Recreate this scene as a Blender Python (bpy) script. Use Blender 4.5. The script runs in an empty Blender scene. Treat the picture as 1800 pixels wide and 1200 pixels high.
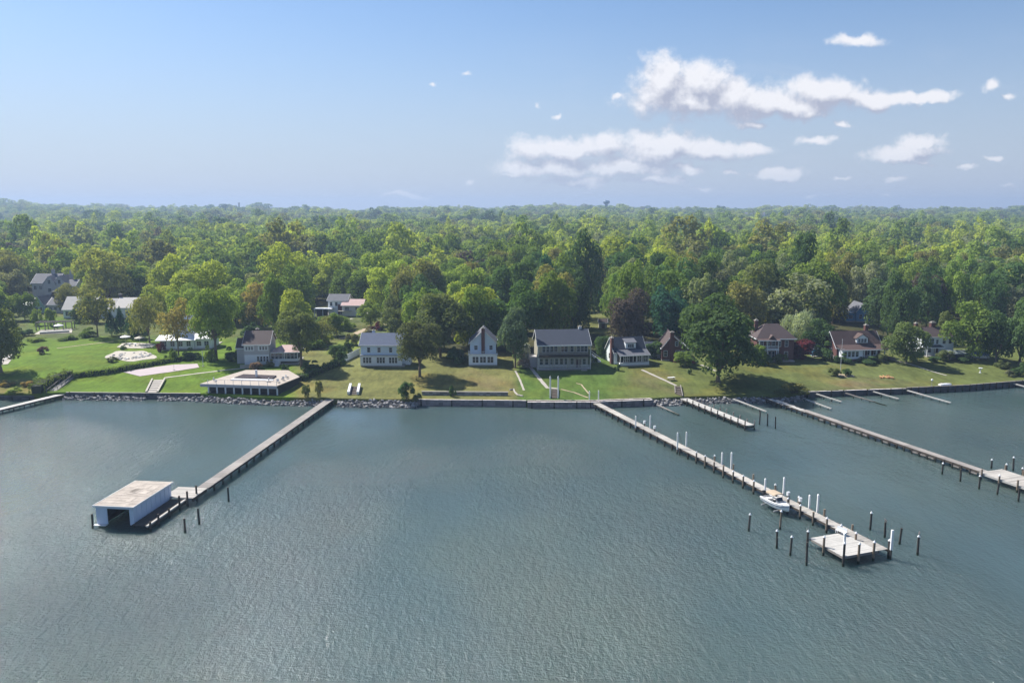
import bpy, bmesh, math, random
import numpy as np
from mathutils import Vector, Matrix, Euler

S = bpy.context.scene
COL = S.collection
R = math.radians
rng = random.Random(7)
nrng = np.random.default_rng(11)

# ------------------------------------------------------------------ camera
FPX = 1399.0
PITCH = 9.26
CAM_Z = 44.0
cam = bpy.data.cameras.new('camera')
cam.sensor_fit = 'HORIZONTAL'
cam.angle = 2 * math.atan(900 / FPX)
cam.clip_start = 1.0
cam.clip_end = 20000
camo = bpy.data.objects.new('camera', cam)
camo.location = (0, 0, CAM_Z)
camo.rotation_euler = (R(90 - PITCH), 0, 0)
COL.objects.link(camo)
S.camera = camo

# ------------------------------------------------------------------ exposure, sun
S.view_settings.view_transform = 'Standard'
S.view_settings.look = 'None'
S.view_settings.gamma = 1
S.view_settings.use_curve_mapping = False
S.view_settings.exposure = 1.06
S.cycles.use_denoising = True
S.cycles.max_bounces = 6
S.cycles.diffuse_bounces = 3
S.cycles.glossy_bounces = 3
S.cycles.transmission_bounces = 3
S.cycles.volume_bounces = 0
S.cycles.sample_clamp_indirect = 4
S.cycles.caustics_reflective = False
S.cycles.caustics_refractive = False

SUN_EL = 47.0
SUN_DIR = Vector((-0.80 * math.cos(R(SUN_EL)), 0.60 * math.cos(R(SUN_EL)), math.sin(R(SUN_EL))))
sl = bpy.data.lights.new('sun', 'SUN')
sl.energy = 4.3
sl.angle = R(0.53)
sl.color = (1.0, 0.945, 0.86)
slo = bpy.data.objects.new('sun', sl)
slo.rotation_euler = SUN_DIR.to_track_quat('Z', 'Y').to_euler()
slo.location = (0, 0, 300)
COL.objects.link(slo)

# ------------------------------------------------------------------ node helper
class E:
    """tiny expression wrapper around node sockets"""
    def __init__(s, nt, sock): s.nt, s.s = nt, sock
    def _m(s, op, b=None, c=None, clamp=False):
        n = s.nt.nodes.new('ShaderNodeMath'); n.operation = op; n.use_clamp = clamp
        for i, v in enumerate((s, b, c)):
            if v is None: continue
            if isinstance(v, E): s.nt.links.new(v.s, n.inputs[i])
            else: n.inputs[i].default_value = v
        return E(s.nt, n.outputs[0])
    def __add__(s, b): return s._m('ADD', b)
    def __sub__(s, b): return s._m('SUBTRACT', b)
    def __mul__(s, b): return s._m('MULTIPLY', b)
    def __truediv__(s, b): return s._m('DIVIDE', b)
    def max(s, b): return s._m('MAXIMUM', b)
    def min(s, b): return s._m('MINIMUM', b)
    def clamp(s): return s._m('ADD', 0.0, clamp=True)
    def pow(s, b): return s._m('POWER', b)
    def sstep(s, a, b):
        n = s.nt.nodes.new('ShaderNodeMapRange'); n.interpolation_type = 'SMOOTHSTEP'
        s.nt.links.new(s.s, n.inputs[0]); n.inputs[1].default_value = a; n.inputs[2].default_value = b
        return E(s.nt, n.outputs[0])
def vmath(nt, op, a, b=None, c=None):
    n = nt.nodes.new('ShaderNodeVectorMath'); n.operation = op
    for i, v in enumerate((a, b, c)):
        if v is None: continue
        if isinstance(v, E): nt.links.new(v.s, n.inputs[i])
        else: n.inputs[i].default_value = v
    return E(nt, n.outputs['Value'] if op in ('LENGTH', 'DOT_PRODUCT') else n.outputs[0])
def sep(nt, v):
    n = nt.nodes.new('ShaderNodeSeparateXYZ'); nt.links.new(v.s, n.inputs[0])
    return [E(nt, o) for o in n.outputs]
def comb(nt, x, y, z):
    n = nt.nodes.new('ShaderNodeCombineXYZ')
    for i, v in enumerate((x, y, z)):
        if isinstance(v, E): nt.links.new(v.s, n.inputs[i])
        else: n.inputs[i].default_value = v
    return E(nt, n.outputs[0])
def noise(nt, vec, scale, detail=3, rough=0.5, dist=0.0, out='Fac'):
    n = nt.nodes.new('ShaderNodeTexNoise'); n.inputs['Scale'].default_value = scale
    n.inputs['Detail'].default_value = detail; n.inputs['Roughness'].default_value = rough
    n.inputs['Distortion'].default_value = dist
    if vec is not None: nt.links.new(vec.s, n.inputs['Vector'])
    return E(nt, n.outputs[out])
def mixc(nt, fac, a, b, mode='MIX'):
    n = nt.nodes.new('ShaderNodeMix'); n.data_type = 'RGBA'; n.blend_type = mode
    for i, v in ((0, fac), (6, a), (7, b)):
        if isinstance(v, E): nt.links.new(v.s, n.inputs[i])
        elif i == 0: n.inputs[0].default_value = v
        else: n.inputs[i].default_value = (*v[:3], 1)
    return E(nt, n.outputs[2])
def attr(nt, name, kind='GEOMETRY', out='Color'):
    n = nt.nodes.new('ShaderNodeAttribute'); n.attribute_name = name; n.attribute_type = kind
    return E(nt, n.outputs[out])

# ------------------------------------------------------------------ picture geometry -> world
TH = R(PITCH); CT, ST = math.cos(TH), math.sin(TH)
def ray(px, py):
    xc, yc = (px - 900) / FPX, (600 - py) / FPX
    return Vector((xc, CT + yc * ST, -ST + yc * CT))
def P(px, py, z=0.0):
    d = ray(px, py); t = (z - CAM_Z) / d.z
    return Vector((d.x * t, d.y * t, z))
def depth_of(v):                                   # distance along the optical axis
    return v.y * CT - (v.z - CAM_Z) * ST
def px_of(x, y, z):
    dp = y * CT - (z - CAM_Z) * ST; up = y * ST + (z - CAM_Z) * CT
    return 900 + FPX * x / dp, 600 - FPX * up / dp
def z_at(py, p):                                   # height on the vertical through p seen at row py
    yc = (600 - py) / FPX
    return CAM_Z + p.y * (-ST + yc * CT) / (CT + yc * ST)

# ------------------------------------------------------------------ world: sky with clouds
W = bpy.data.worlds.new('World'); S.world = W; W.use_nodes = True
nt = W.node_tree; nt.nodes.clear()
sky = nt.nodes.new('ShaderNodeTexSky'); sky.sky_type = 'NISHITA'; sky.sun_disc = False
sky.sun_elevation = R(SUN_EL); sky.sun_rotation = math.atan2(SUN_DIR.x, SUN_DIR.y)
sky.altitude = 50; sky.air_density = 1.1; sky.dust_density = 0.5; sky.ozone_density = 2.6
tc = nt.nodes.new('ShaderNodeTexCoord')
D = E(nt, tc.outputs['Generated'])
# cumulus banks: puffs listed by where they stand on the sky, softened and torn by noise
PUFFS = [ # column, row, half width, half height (on the sky), weight
 (1135,165,34,26),(1168,148,54,44),(1235,146,56,40),(1205,180,96,30),(1290,172,64,36),(1340,180,60,24),
 (1432,165,62,28),(1480,158,46,24),(1395,186,70,18),(1545,177,66,14),(1500,172,60,18),(1610,173,60,9),(1655,170,38,13),(1745,154,28,15),
 (930,262,44,26),(1000,262,60,22),(1075,257,50,24),(1150,260,70,30),(1180,245,42,20),(1250,262,60,20),(1325,264,42,12),(1435,248,48,11),
 (960,297,95,20),(1095,297,100,18),(1210,295,50,12),
 (1510,76,48,13),(1325,221,34,12),(1480,217,26,9),(1622,250,50,15),(1590,269,68,13),(1628,284,34,8),
 (1370,306,48,13),(1745,278,26,8),(1578,314,32,10),(942,188,15,8),(984,200,14,6),(820,128,12,7),(762,149,11,7),
 (1280,300,25,6),(1480,314,20,5),(1640,292,20,6),(828,320,14,6),(720,342,50,5),(1085,174,14,7),(1775,172,20,8),(1700,300,22,6),(1770,330,24,5),(1420,345,22,5),(1560,345,26,5),(1240,330,40,7),(1150,318,60,9),(1010,320,60,9),(900,312,40,8)]
g = bpy.data.node_groups.new('cloud_field', 'ShaderNodeTree')
g.interface.new_socket('p', in_out='INPUT', socket_type='NodeSocketVector')
g.interface.new_socket('f', in_out='OUTPUT', socket_type='NodeSocketFloat')
gi = g.nodes.new('NodeGroupInput'); go = g.nodes.new('NodeGroupOutput')
gp = E(g, gi.outputs[0])
wob = noise(g, gp, 26.0, 4, 0.55, 0.0, 'Color')
wob2 = vmath(g, 'SCALE', vmath(g, 'SUBTRACT', wob, (0.5, 0.5, 0.5)))
wob2.s.node.inputs['Scale'].default_value = 0.030
gq = vmath(g, 'ADD', gp, wob2)
acc = None
for (cx, cy, a, b) in PUFFS:
    d = ray(cx, cy); u, v = d.x / d.y, d.z / d.y
    ia, ib = FPX / a * .9, FPX / b * .9
    wt = 1.12 if a > 52 else .98 if a > 40 else .68
    n = vmath(g, 'MULTIPLY_ADD', gq, (ia, ib, 0), (-u * ia, -v * ib, 0))
    f = vmath(g, 'LENGTH', n) * -1.0 + wt
    acc = f if acc is None else acc._m('SMOOTH_MAX', f, 0.25)
fb = noise(g, gp, 30.0, 8, 0.62, 0.15)
fin = acc * 0.95 + (fb - 0.5) * 1.75
g.links.new(fin.s, go.inputs[0])
dx, dy, dz = sep(nt, D)
front = dy.max(0.02)
u = dx / front; v = dz / front
def field(du, dv):
    n = nt.nodes.new('ShaderNodeGroup'); n.node_tree = g
    c = comb(nt, u + du, v + dv, 0.0); nt.links.new(c.s, n.inputs[0])
    return E(nt, n.outputs[0])
F0 = field(0, 0); F1 = field(-0.007, 0.016)
dens = F0.sstep(-0.06, 0.6)
low = v.sstep(0.0, 0.085)                         # air in front of the lower, farther banks
lit = (F0 - F1) * 1.4 + 0.44
cl = mixc(nt, lit.clamp(), (2.6, 2.7, 3.3), (5.6, 5.5, 5.6))
# the same fair-weather cumulus elsewhere round the sky
el2 = comb(nt, dx, dy, dz * 2.2)
oth = noise(nt, el2, 4.5, 7, 0.58, 0.1).sstep(0.60, 0.72) * dz.sstep(0.03, 0.2)
side = (dx._m('ABSOLUTE') - dy * 0.75).sstep(0.0, 0.25).max((dz - dy * 0.42).sstep(0.0, 0.2))
oth = oth * side
skyc = E(nt, sky.outputs[0])
skyc = mixc(nt, 1.0, skyc, (0.55, 0.61, 0.70), 'MULTIPLY')
skyc = mixc(nt, dz.sstep(0.26, -0.02) * 0.8, skyc, (3.0, 3.25, 4.0))
c1 = mixc(nt, oth * 0.8, skyc, (7.5, 7.6, 7.9))
veil = noise(nt, comb(nt, u * 1.0, v * 3.2, 0.3), 5.0, 7, .6, .4).sstep(.50, .80) * u.sstep(-.12, .25) * v.sstep(.0, .03) * v.sstep(.24, .10)
c1 = mixc(nt, veil * .30, c1, (4.6, 4.6, 4.9))
c2 = mixc(nt, dens * (low * 0.5 + 0.42) * dy.sstep(0.05, 0.2), c1, cl)
bg = nt.nodes.new('ShaderNodeBackground'); bg.inputs[1].default_value = 0.087
nt.links.new(c2.s, bg.inputs[0])
wo = nt.nodes.new('ShaderNodeOutputWorld'); nt.links.new(bg.outputs[0], wo.inputs[0])
W.cycles.sampling_method = 'MANUAL'; W.cycles.sample_map_resolution = 512

# ------------------------------------------------------------------ object helpers
def props(o, label=None, cat=None, group=None, kind=None):
    if label: o['label'] = label
    if cat: o['category'] = cat
    if group: o['group'] = group
    if kind: o['kind'] = kind
    return o
def thing(name, label, cat, loc=(0, 0, 0), rz=0.0, group=None):
    o = bpy.data.objects.new(name, None); o.empty_display_size = .5
    o.location = loc; o.rotation_euler = (0, 0, rz); COL.objects.link(o)
    return props(o, label, cat, group)
def link(name, me, parent=None, kind=None):
    o = bpy.data.objects.new(name, me); COL.objects.link(o)
    if parent is not None: o.parent = parent
    if kind: o['kind'] = kind
    return o
class MB:
    """collects boxes, slabs and tubes, then links them as one mesh"""
    def __init__(s): s.v = []; s.f = []; s.m = []; s.c = []
    def add(s, vs, fs, mi=0, c=0.5):
        b = len(s.v); s.v += [tuple(p) for p in vs]
        for f in fs: s.f.append(tuple(b + i for i in f)); s.m.append(mi); s.c.append(c)
        return s
    def box(s, x0, x1, y0, y1, z0, z1, mi=0, c=0.5, M=None):
        vs = [Vector(p) for p in ((x0,y0,z0),(x1,y0,z0),(x1,y1,z0),(x0,y1,z0),(x0,y0,z1),(x1,y0,z1),(x1,y1,z1),(x0,y1,z1))]
        if M is not None: vs = [M @ p for p in vs]
        return s.add(vs, ((0,3,2,1),(4,5,6,7),(0,1,5,4),(1,2,6,5),(2,3,7,6),(3,0,4,7)), mi, c)
    def bar(s, a, b, w, h=None, mi=0, c=0.5):              # square bar from a to b
        a, b = Vector(a), Vector(b); h = h or w; d = (b - a)
        q = d.to_track_quat('X', 'Z').to_matrix().to_4x4()
        return s.box(0, d.length, -w/2, w/2, -h/2, h/2, mi, c, Matrix.Translation(a) @ q)
    def tube(s, pts, rad, n=8, mi=0, c=0.5, cap=True):
        pts = [Vector(p) for p in pts]; rings = []
        if not hasattr(rad, '__len__'): rad = [rad] * len(pts)
        vs, fs = [], []
        for i, p in enumerate(pts):
            d = (pts[min(i+1, len(pts)-1)] - pts[max(i-1, 0)])
            q = d.to_track_quat('Z', 'Y')
            for k in range(n):
                a = 2*math.pi*k/n
                vs.append(p + q @ Vector((math.cos(a)*rad[i], math.sin(a)*rad[i], 0)))
        for i in range(len(pts)-1):
            for k in range(n):
                fs.append((i*n+k, i*n+(k+1)%n, (i+1)*n+(k+1)%n, (i+1)*n+k))
        if cap: fs.append(tuple(range(n-1, -1, -1))); fs.append(tuple((len(pts)-1)*n+k for k in range(n)))
        return s.add(vs, fs, mi, c)
    def prism(s, poly, axis, a, b, mi=0, c=0.5):           # poly: list of 2-D points, extruded along axis x/y/z
        def mk(p, t): return (t, p[0], p[1]) if axis == 'x' else (p[0], t, p[1]) if axis == 'y' else (p[0], p[1], t)
        n = len(poly); vs = [mk(p, a) for p in poly] + [mk(p, b) for p in poly]
        fs = [tuple(range(n-1, -1, -1)), tuple(range(n, 2*n))] + [(i, (i+1)%n, n+(i+1)%n, n+i) for i in range(n)]
        return s.add(vs, fs, mi, c)
    def mesh(s, name, mats, var=False, smooth=False):
        me = bpy.data.meshes.new(name); me.from_pydata(s.v, [], s.f)
        for m in (mats if isinstance(mats, (list, tuple)) else [mats]): me.materials.append(m)
        me.polygons.foreach_set('material_index', s.m)
        if var:
            a = me.attributes.new('var', 'FLOAT', 'FACE'); a.data.foreach_set('value', s.c)
        bm = bmesh.new(); bm.from_mesh(me); bmesh.ops.recalc_face_normals(bm, faces=bm.faces); bm.to_mesh(me); bm.free()
        if smooth: me.polygons.foreach_set('use_smooth', [True]*len(me.polygons))
        me.update(); return me
    def build(s, name, mats, parent=None, var=False, smooth=False, kind=None):
        return link(name, s.mesh(name, mats, var, smooth), parent, kind)

# ------------------------------------------------------------------ materials
def newmat(name):
    m = bpy.data.materials.new(name); m.use_nodes = True; nt = m.node_tree
    b = nt.nodes['Principled BSDF']; return m, nt, b
def pos(nt):
    n = nt.nodes.new('ShaderNodeNewGeometry'); return E(nt, n.outputs['Position'])
def plain(name, col, rough=0.7, var=0.25, scale=1.5, spec=0.3, metal=0.0, bump=0.0, facevar=0.0, streak=None, objvar=0.0):
    m, nt, b = newmat(name); p = pos(nt)
    if streak: p = vmath(nt, 'MULTIPLY', p, streak)
    n1 = noise(nt, p, scale, 5, 0.6); n2 = noise(nt, p, scale * 7, 3, 0.6)
    k = (n1 - 0.5) * (2 * var) + (n2 - 0.5) * var + 1.0
    if facevar: k = k + (attr(nt, 'var', out='Fac') - 0.5) * (2 * facevar)
    if objvar:
        oi = nt.nodes.new('ShaderNodeObjectInfo'); k = k + (E(nt, oi.outputs['Random']) - 0.5) * (2 * objvar)
    k = k.max(0.15)
    kc = comb(nt, k, k, k)
    c = mixc(nt, 1.0, col, kc, 'MULTIPLY'); nt.links.new(c.s, b.inputs['Base Color'])
    b.inputs['Roughness'].default_value = rough; b.inputs['Specular IOR Level'].default_value = spec
    b.inputs['Metallic'].default_value = metal
    if bump:
        bp = nt.nodes.new('ShaderNodeBump'); bp.inputs['Strength'].default_value = bump; bp.inputs['Distance'].default_value = .03
        nt.links.new(n2.s, bp.inputs['Height']); nt.links.new(bp.outputs[0], b.inputs['Normal'])
    return m
M = {}
M['white']   = plain('white_paint', (.66,.68,.70), .55, .08)
M['siding']  = plain('white_siding', (.74,.78,.82), .6, .07, .6, streak=(.3,.3,9))
M['blue_siding'] = plain('pale_blue_siding', (.58,.69,.82), .6, .07, .6, streak=(.3,.3,9))
M['pale_grey'] = plain('pale_grey_siding', (.58,.58,.60), .65, .08, .6, streak=(.3,.3,9))
M['cream']   = plain('cream_siding', (.38,.365,.30), .65, .08, .6, streak=(.3,.3,9))
M['grey_siding'] = plain('grey_siding', (.42,.41,.42), .7, .1, .6, streak=(.3,.3,9))
M['teal_siding'] = plain('blue_painted_siding', (.10,.28,.50), .6, .12, .6)
M['brick']   = plain('brick', (.125,.058,.052), .85, .25, 2.5, bump=.3)
M['slate']   = plain('slate_shingle', (.032,.042,.064), .8, .25, .8, streak=(1,1,4))
M['blue_slate'] = plain('bluish_slate', (.070,.095,.155), .75, .22, .8, streak=(1,1,4))
M['grey_roof'] = plain('grey_shingle', (.115,.12,.14), .8, .2, .8)
M['maroon_roof'] = plain('maroon_shingle', (.070,.052,.052), .8, .2, .8)
M['red_roof'] = plain('rust_shingle', (.088,.058,.052), .8, .3, .5)
M['pink_roof'] = plain('faded_pink_shingle', (.50,.36,.34), .8, .12, .8)
M['pale_roof'] = plain('pale_shingle', (.55,.52,.48), .8, .1, .8)
M['white_roof'] = plain('white_metal_roof', (.72,.73,.74), .5, .06)
M['tar_roof'] = plain('weathered_tar_roof', (.39,.345,.30), .9, .5, .6, facevar=.06)
M['blue_paint'] = plain('boathouse_paint', (.54,.62,.74), .6, .10, .5, streak=(1,1,.3))
M['dark_int'] = plain('dark_interior', (.03,.035,.03), .9, .2)  # near-black fill: shade inside porches, stalls and boathouse put into the colour
M['deck']    = plain('weathered_deck', (.37,.35,.32), .85, .25, .35, facevar=.22)
M['old_deck'] = plain('old_reddish_deck', (.27,.248,.23), .9, .35, .22, facevar=.16)
M['pale_deck'] = plain('pale_grey_deck', (.43,.42,.395), .8, .2, .5, facevar=.10)
M['timber']  = plain('creosote_timber', (.075,.062,.05), .9, .35, 1.2, streak=(1,1,.4))
M['grey_timber'] = plain('grey_timber', (.22,.20,.185), .9, .35, .7, streak=(1,1,.5))
M['pile']    = plain('dark_pile', (.055,.05,.042), .85, .35, 2.0, streak=(1,1,.5))
M['tan_pile'] = plain('tan_pile', (.21,.165,.12), .85, .3, 2.0, streak=(1,1,.5))
M['pvc']     = plain('white_pvc', (.80,.80,.80), .4, .05)
M['cap']     = plain('white_cap', (.80,.81,.82), .45, .05)
M['concrete'] = plain('concrete', (.36,.335,.30), .85, .18, .5)
M['pale_stone'] = plain('pale_paving', (.40,.37,.32), .85, .2, .6)
M['deck_top'] = plain('pale_deck_paving', (.38,.335,.29), .85, .2, .5)
M['terracotta'] = plain('brick_paving', (.40,.26,.20), .85, .2, .8)
M['stone']   = plain('riprap_stone', (.25,.245,.24), .85, .25, 1.8, objvar=.42, bump=.5)
M['rubble']  = plain('riprap_rubble', (.22,.21,.20), .9, .4, 1.8, facevar=.4, bump=.5)
M['metal']   = plain('grey_metal', (.35,.36,.37), .4, .1, metal=.4)
M['gelcoat'] = plain('white_gelcoat', (.80,.80,.79), .25, .03, spec=.5)
M['hullblue'] = plain('blue_hull_stripe', (.10,.14,.22), .3, .1, spec=.5)
M['tan_canvas'] = plain('tan_canvas', (.42,.34,.25), .85, .15)
M['black']   = plain('black_plastic', (.02,.02,.022), .5, .1)
M['bluetarp'] = plain('blue_tarp', (.18,.28,.50), .6, .25)
M['greytarp'] = plain('grey_green_tarp', (.16,.19,.19), .8, .2)
M['orange']  = plain('orange_plastic', (.42,.24,.11), .7, .2)
M['redfence'] = plain('red_fence_wood', (.24,.09,.07), .85, .2)
M['slab_dark']   = plain('dark_slab', (.045,.035,.04), .95, .35, 2.0)
M['dirt']    = plain('tan_dirt', (.36,.29,.20), .95, .3, .8)
M['grey_feather'] = plain('grey_plumage', (.12,.11,.11), .8, .2)
M['white_feather'] = plain('white_plumage', (.8,.8,.8), .7, .05)
M['tower_blue'] = plain('water_tower_paint', (.10,.17,.26), .5, .05)
M['flower']  = plain('pale_flowers', (.62,.60,.58), .8, .2)
m, nt, b = newmat('window_glass')
b.inputs['Base Color'].default_value = (.022,.035,.05,1); b.inputs['Roughness'].default_value = .08; b.inputs['Specular IOR Level'].default_value = .6
M['glass'] = m

def algae(m):                                           # dark weed band where the river wets the pile
    nt = m.node_tree; b = nt.nodes['Principled BSDF']; src = b.inputs['Base Color'].links[0].from_socket
    z = sep(nt, pos(nt))[2] + (noise(nt, pos(nt), 1.2, 2) - .5) * .35
    c = mixc(nt, z.sstep(.55, .30), E(nt, src), (.018, .026, .012)); nt.links.new(c.s, b.inputs['Base Color'])
for k_ in ('pile', 'tan_pile', 'timber', 'grey_timber'): algae(M[k_])
def leafmat(name, kind, trans=0.42):
    m, nt, b = newmat(name); nt.nodes.remove(b)
    t = attr(nt, 'tint', kind)
    var = attr(nt, 'var', out='Fac'); lob = attr(nt, 'lobe', out='Fac')
    warm = mixc(nt, (var * 0.55 + lob * 0.45), (1.35, 1.42, 1.55), (2.75, 2.5, 2.35))
    c = mixc(nt, 1.0, t, warm, 'MULTIPLY')
    d = nt.nodes.new('ShaderNodeBsdfDiffuse'); tr = nt.nodes.new('ShaderNodeBsdfTranslucent')
    nt.links.new(c.s, d.inputs[0])
    ct = mixc(nt, 1.0, c, (1.15, 1.2, .55), 'MULTIPLY'); nt.links.new(ct.s, tr.inputs[0])
    mx = nt.nodes.new('ShaderNodeMixShader'); mx.inputs[0].default_value = trans
    nt.links.new(d.outputs[0], mx.inputs[1]); nt.links.new(tr.outputs[0], mx.inputs[2])
    nt.links.new(mx.outputs[0], nt.nodes['Material Output'].inputs[0]); return m
M['leaf'] = leafmat('leaf', 'OBJECT')
M['leaf_far'] = leafmat('leaf_far', 'INSTANCER')
M['bark'] = plain('bark', (.16,.125,.095), .95, .35, 3.0, streak=(1,1,.3))
# ------------------------------------------------------------------ terrain
WALL = [(-300,694),(0,692),(60,692),(115,689.5),(350,691.5),(450,697),(530,699),(640,701),(730,702),(925,704),(1035,704),
        (1145,700),(1210,697),(1280,695),(1345,694),(1400,691),(1415,688),(1590,682),(1700,677),(1800,669),(2000,660)]
WTOP = 1.4
_w = [P(a, b, WTOP) for a, b in WALL]
SHX = np.array([-1500.] + [p.x for p in _w] + [1500.]); SHY = np.array([_w[0].y + 20] + [p.y for p in _w] + [_w[-1].y + 60])
def shore(x): return np.interp(x, SHX, SHY)
RIDGE_PX = np.array([-400, 0, 120, 240, 330, 430, 560, 640, 720, 860, 960, 1060, 1200, 1400, 1600, 1800, 2200])
RIDGE_Z  = np.array([22, 23, 21, 15, 11, 15, 9, 3, 13, 11, 19, 15, 9, 12, 8, 10, 9.])
def sst(a, b, x):
    t = np.clip((x - a) / (b - a), 0, 1); return t * t * (3 - 2 * t)
def gz(x, y):
    x = np.asarray(x, float); y = np.asarray(y, float)
    d = y - shore(x)
    pxc = 900 + FPX * x / np.maximum(y, 50)
    z = WTOP + 1.9 * sst(1.5, 34, d) + 0.0088 * np.clip(d - 30, 0, 2000)
    z = z + sst(1200, 2600, d) * (np.interp(pxc, RIDGE_PX, RIDGE_Z) * 1.3 - 3 + 2.5 * np.sin(pxc * .031) * np.sin(pxc * .0117 + 1))
    und = np.sin(x * .013 + 1.3) * np.sin(y * .011 + .4) + .6 * np.sin(x * .031 + y * .023)
    z = z + und * (1.1 * sst(60, 260, d) + 2.5 * sst(600, 1500, d))
    z = z + .10 * np.sin(x * .21 + .5) * np.sin(y * .17) * sst(3, 14, d)
    return np.where(d < 0, -2.0, z)
def G(px, py, dz=0.0):                                # where the view through a picture point meets the ground
    d = ray(px, py); t = 120.0; last = t
    o = Vector((0, 0, CAM_Z))
    while t < 4000:
        p = o + d * t
        if p.z < float(gz(p.x, p.y)): break
        last = t; t += 1.0 if t < 600 else 8.0
    a, b_ = last, t
    for _ in range(24):
        mdl = .5 * (a + b_); p = o + d * mdl
        if p.z < float(gz(p.x, p.y)): b_ = mdl
        else: a = mdl
    p = o + d * b_
    return Vector((p.x, p.y, float(gz(p.x, p.y)) + dz))
def on(x, y, dz=0.0): return Vector((x, y, float(gz(x, y)) + dz))

us = np.concatenate([np.linspace(-1400, -170, 22), np.arange(-165, 165.1, 1.0), np.linspace(170, 1400, 22)])
ds = np.concatenate([[-0.02], np.arange(0, 46, 1.0), np.arange(46, 130, 3.0), np.geomspace(130, 5200, 46)])
XX, DD = np.meshgrid(us, ds)
FAN = 1 + DD / 160.0; XX = XX * FAN
SH = shore(np.meshgrid(us, ds)[0]); wgt = np.exp(-np.clip(DD, 0, None) / 120.0)
YY = np.where(DD < 46, shore(XX) + DD, SH * wgt + 188 * (1 - wgt) + DD)
ZZ = gz(XX, YY); ZZ[0] = -2.0
nr, nc = XX.shape
verts = np.stack([XX, YY, ZZ], -1).reshape(-1, 3)
idx = np.arange(nr * nc).reshape(nr, nc)
fc = np.stack([idx[:-1, :-1], idx[:-1, 1:], idx[1:, 1:], idx[1:, :-1]], -1).reshape(-1, 4)
me = bpy.data.meshes.new('ground'); me.from_pydata(verts.tolist(), [], fc.tolist())
# what grows where: lawn shades by plot, rough bank, forest floor
PXV, PYV = px_of(verts[:, 0], verts[:, 1], verts[:, 2])
dv = verts[:, 1] - shore(verts[:, 0])
def lerp3(a, b, t): return a * (1 - t[:, None]) + b * t[:, None]
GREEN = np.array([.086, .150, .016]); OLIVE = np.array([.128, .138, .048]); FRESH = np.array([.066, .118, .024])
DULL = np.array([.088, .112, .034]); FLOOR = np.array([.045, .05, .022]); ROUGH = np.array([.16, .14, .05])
stops = [(-400, GREEN), (505, GREEN), (530, OLIVE), (905, OLIVE * .92), (912, FRESH), (1060, FRESH), (1110, DULL), (1300, DULL * .95), (1480, DULL * .95 + .008), (1800, DULL)]
sx = np.array([a for a, _ in stops]); sc_ = np.array([b for _, b in stops])
colv = np.stack([np.interp(PXV, sx, sc_[:, k]) for k in range(3)], -1)
wav = np.sin(verts[:, 0] * .35) * np.sin(verts[:, 1] * .28 + 1) + np.sin(verts[:, 0] * .9 + verts[:, 1] * .7) * .5
def poly_mask(poly, soft=1.5):
    pts = [G(a, b) for a, b in poly]; q = np.array([(p.x, p.y) for p in pts]); x, y = verts[:, 0], verts[:, 1]
    inside = np.zeros(len(x), bool); dist = np.full(len(x), 1e9); n = len(q)
    for i in range(n):
        a, b = q[i], q[(i + 1) % n]
        c = ((a[1] > y) != (b[1] > y)) & (x < (b[0] - a[0]) * (y - a[1]) / (b[1] - a[1] + 1e-9) + a[0]); inside ^= c
        ab = b - a; t = np.clip(((x - a[0]) * ab[0] + (y - a[1]) * ab[1]) / (ab @ ab + 1e-9), 0, 1)
        dist = np.minimum(dist, np.hypot(x - a[0] - t * ab[0], y - a[1] - t * ab[1]))
    return np.clip(.5 + np.where(inside, dist, -dist) / (2 * soft), 0, 1)
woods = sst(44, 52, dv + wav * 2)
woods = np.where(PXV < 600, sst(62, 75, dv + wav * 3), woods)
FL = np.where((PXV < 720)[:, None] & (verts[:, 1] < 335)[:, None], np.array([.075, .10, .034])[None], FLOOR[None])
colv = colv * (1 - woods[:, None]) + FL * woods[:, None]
colv = lerp3(colv, (GREEN * .95)[None], poly_mask([(30,660),(70,600),(150,592),(200,590),(245,600),(190,636),(110,650)], 2))
colv = lerp3(colv, (GREEN * .9)[None], poly_mask([(60,582),(130,575),(160,560),(90,556),(50,565)], 2))
colv = lerp3(colv, ROUGH[None], poly_mask([(-60,695),(-60,668),(40,666),(72,668),(62,695)], 1.5) * np.clip(.75 + .35 * wav, 0, 1))
CLEAR = [(1012,586),(1016,545),(1040,524),(1078,520),(1086,545),(1074,588)]
colv = lerp3(colv, np.array([[.115, .13, .045]]), poly_mask(CLEAR, 3))
colv = lerp3(colv, np.array([[.13, .17, .035]]), poly_mask([(572,622),(590,600),(640,596),(655,605),(612,625)], 1.5))
colv = lerp3(colv, np.array([[.13, .17, .03]]), poly_mask([(680,582),(682,572),(705,571),(710,582)], 1.5))
colv = lerp3(colv, np.array([[.15, .115, .065]]), poly_mask([(800,668),(830,650),(870,655),(905,690),(870,694)], 4) * np.clip(.35 + .3 * wav, 0, .7))
colv = lerp3(colv, np.array([[.15, .12, .075]]), poly_mask([(1445,684),(1470,664),(1570,668),(1600,676),(1540,684)], 4) * np.clip(.4 + .3 * wav, 0, .7))
colv = lerp3(colv, np.array([[.15, .12, .075]]), poly_mask([(1120,668),(1125,650),(1180,662),(1200,690),(1165,690)], 4) * np.clip(.35 + .3 * wav, 0, .6))
a = me.attributes.new('grass', 'FLOAT_COLOR', 'POINT')
a.data.foreach_set('color', np.concatenate([np.clip(colv, 0.01, 1), np.ones((len(colv), 1))], 1).ravel())
me.polygons.foreach_set('use_smooth', [True] * len(me.polygons)); me.update()
m, nt, b = newmat('lawn_and_soil')
gc = attr(nt, 'grass'); p = pos(nt)
n1 = noise(nt, p, .16, 4, .6); n2 = noise(nt, p, 1.6, 5, .65); n3 = noise(nt, vmath(nt, 'MULTIPLY', p, (1.0, .25, 1)), .9, 3, .6)
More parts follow.
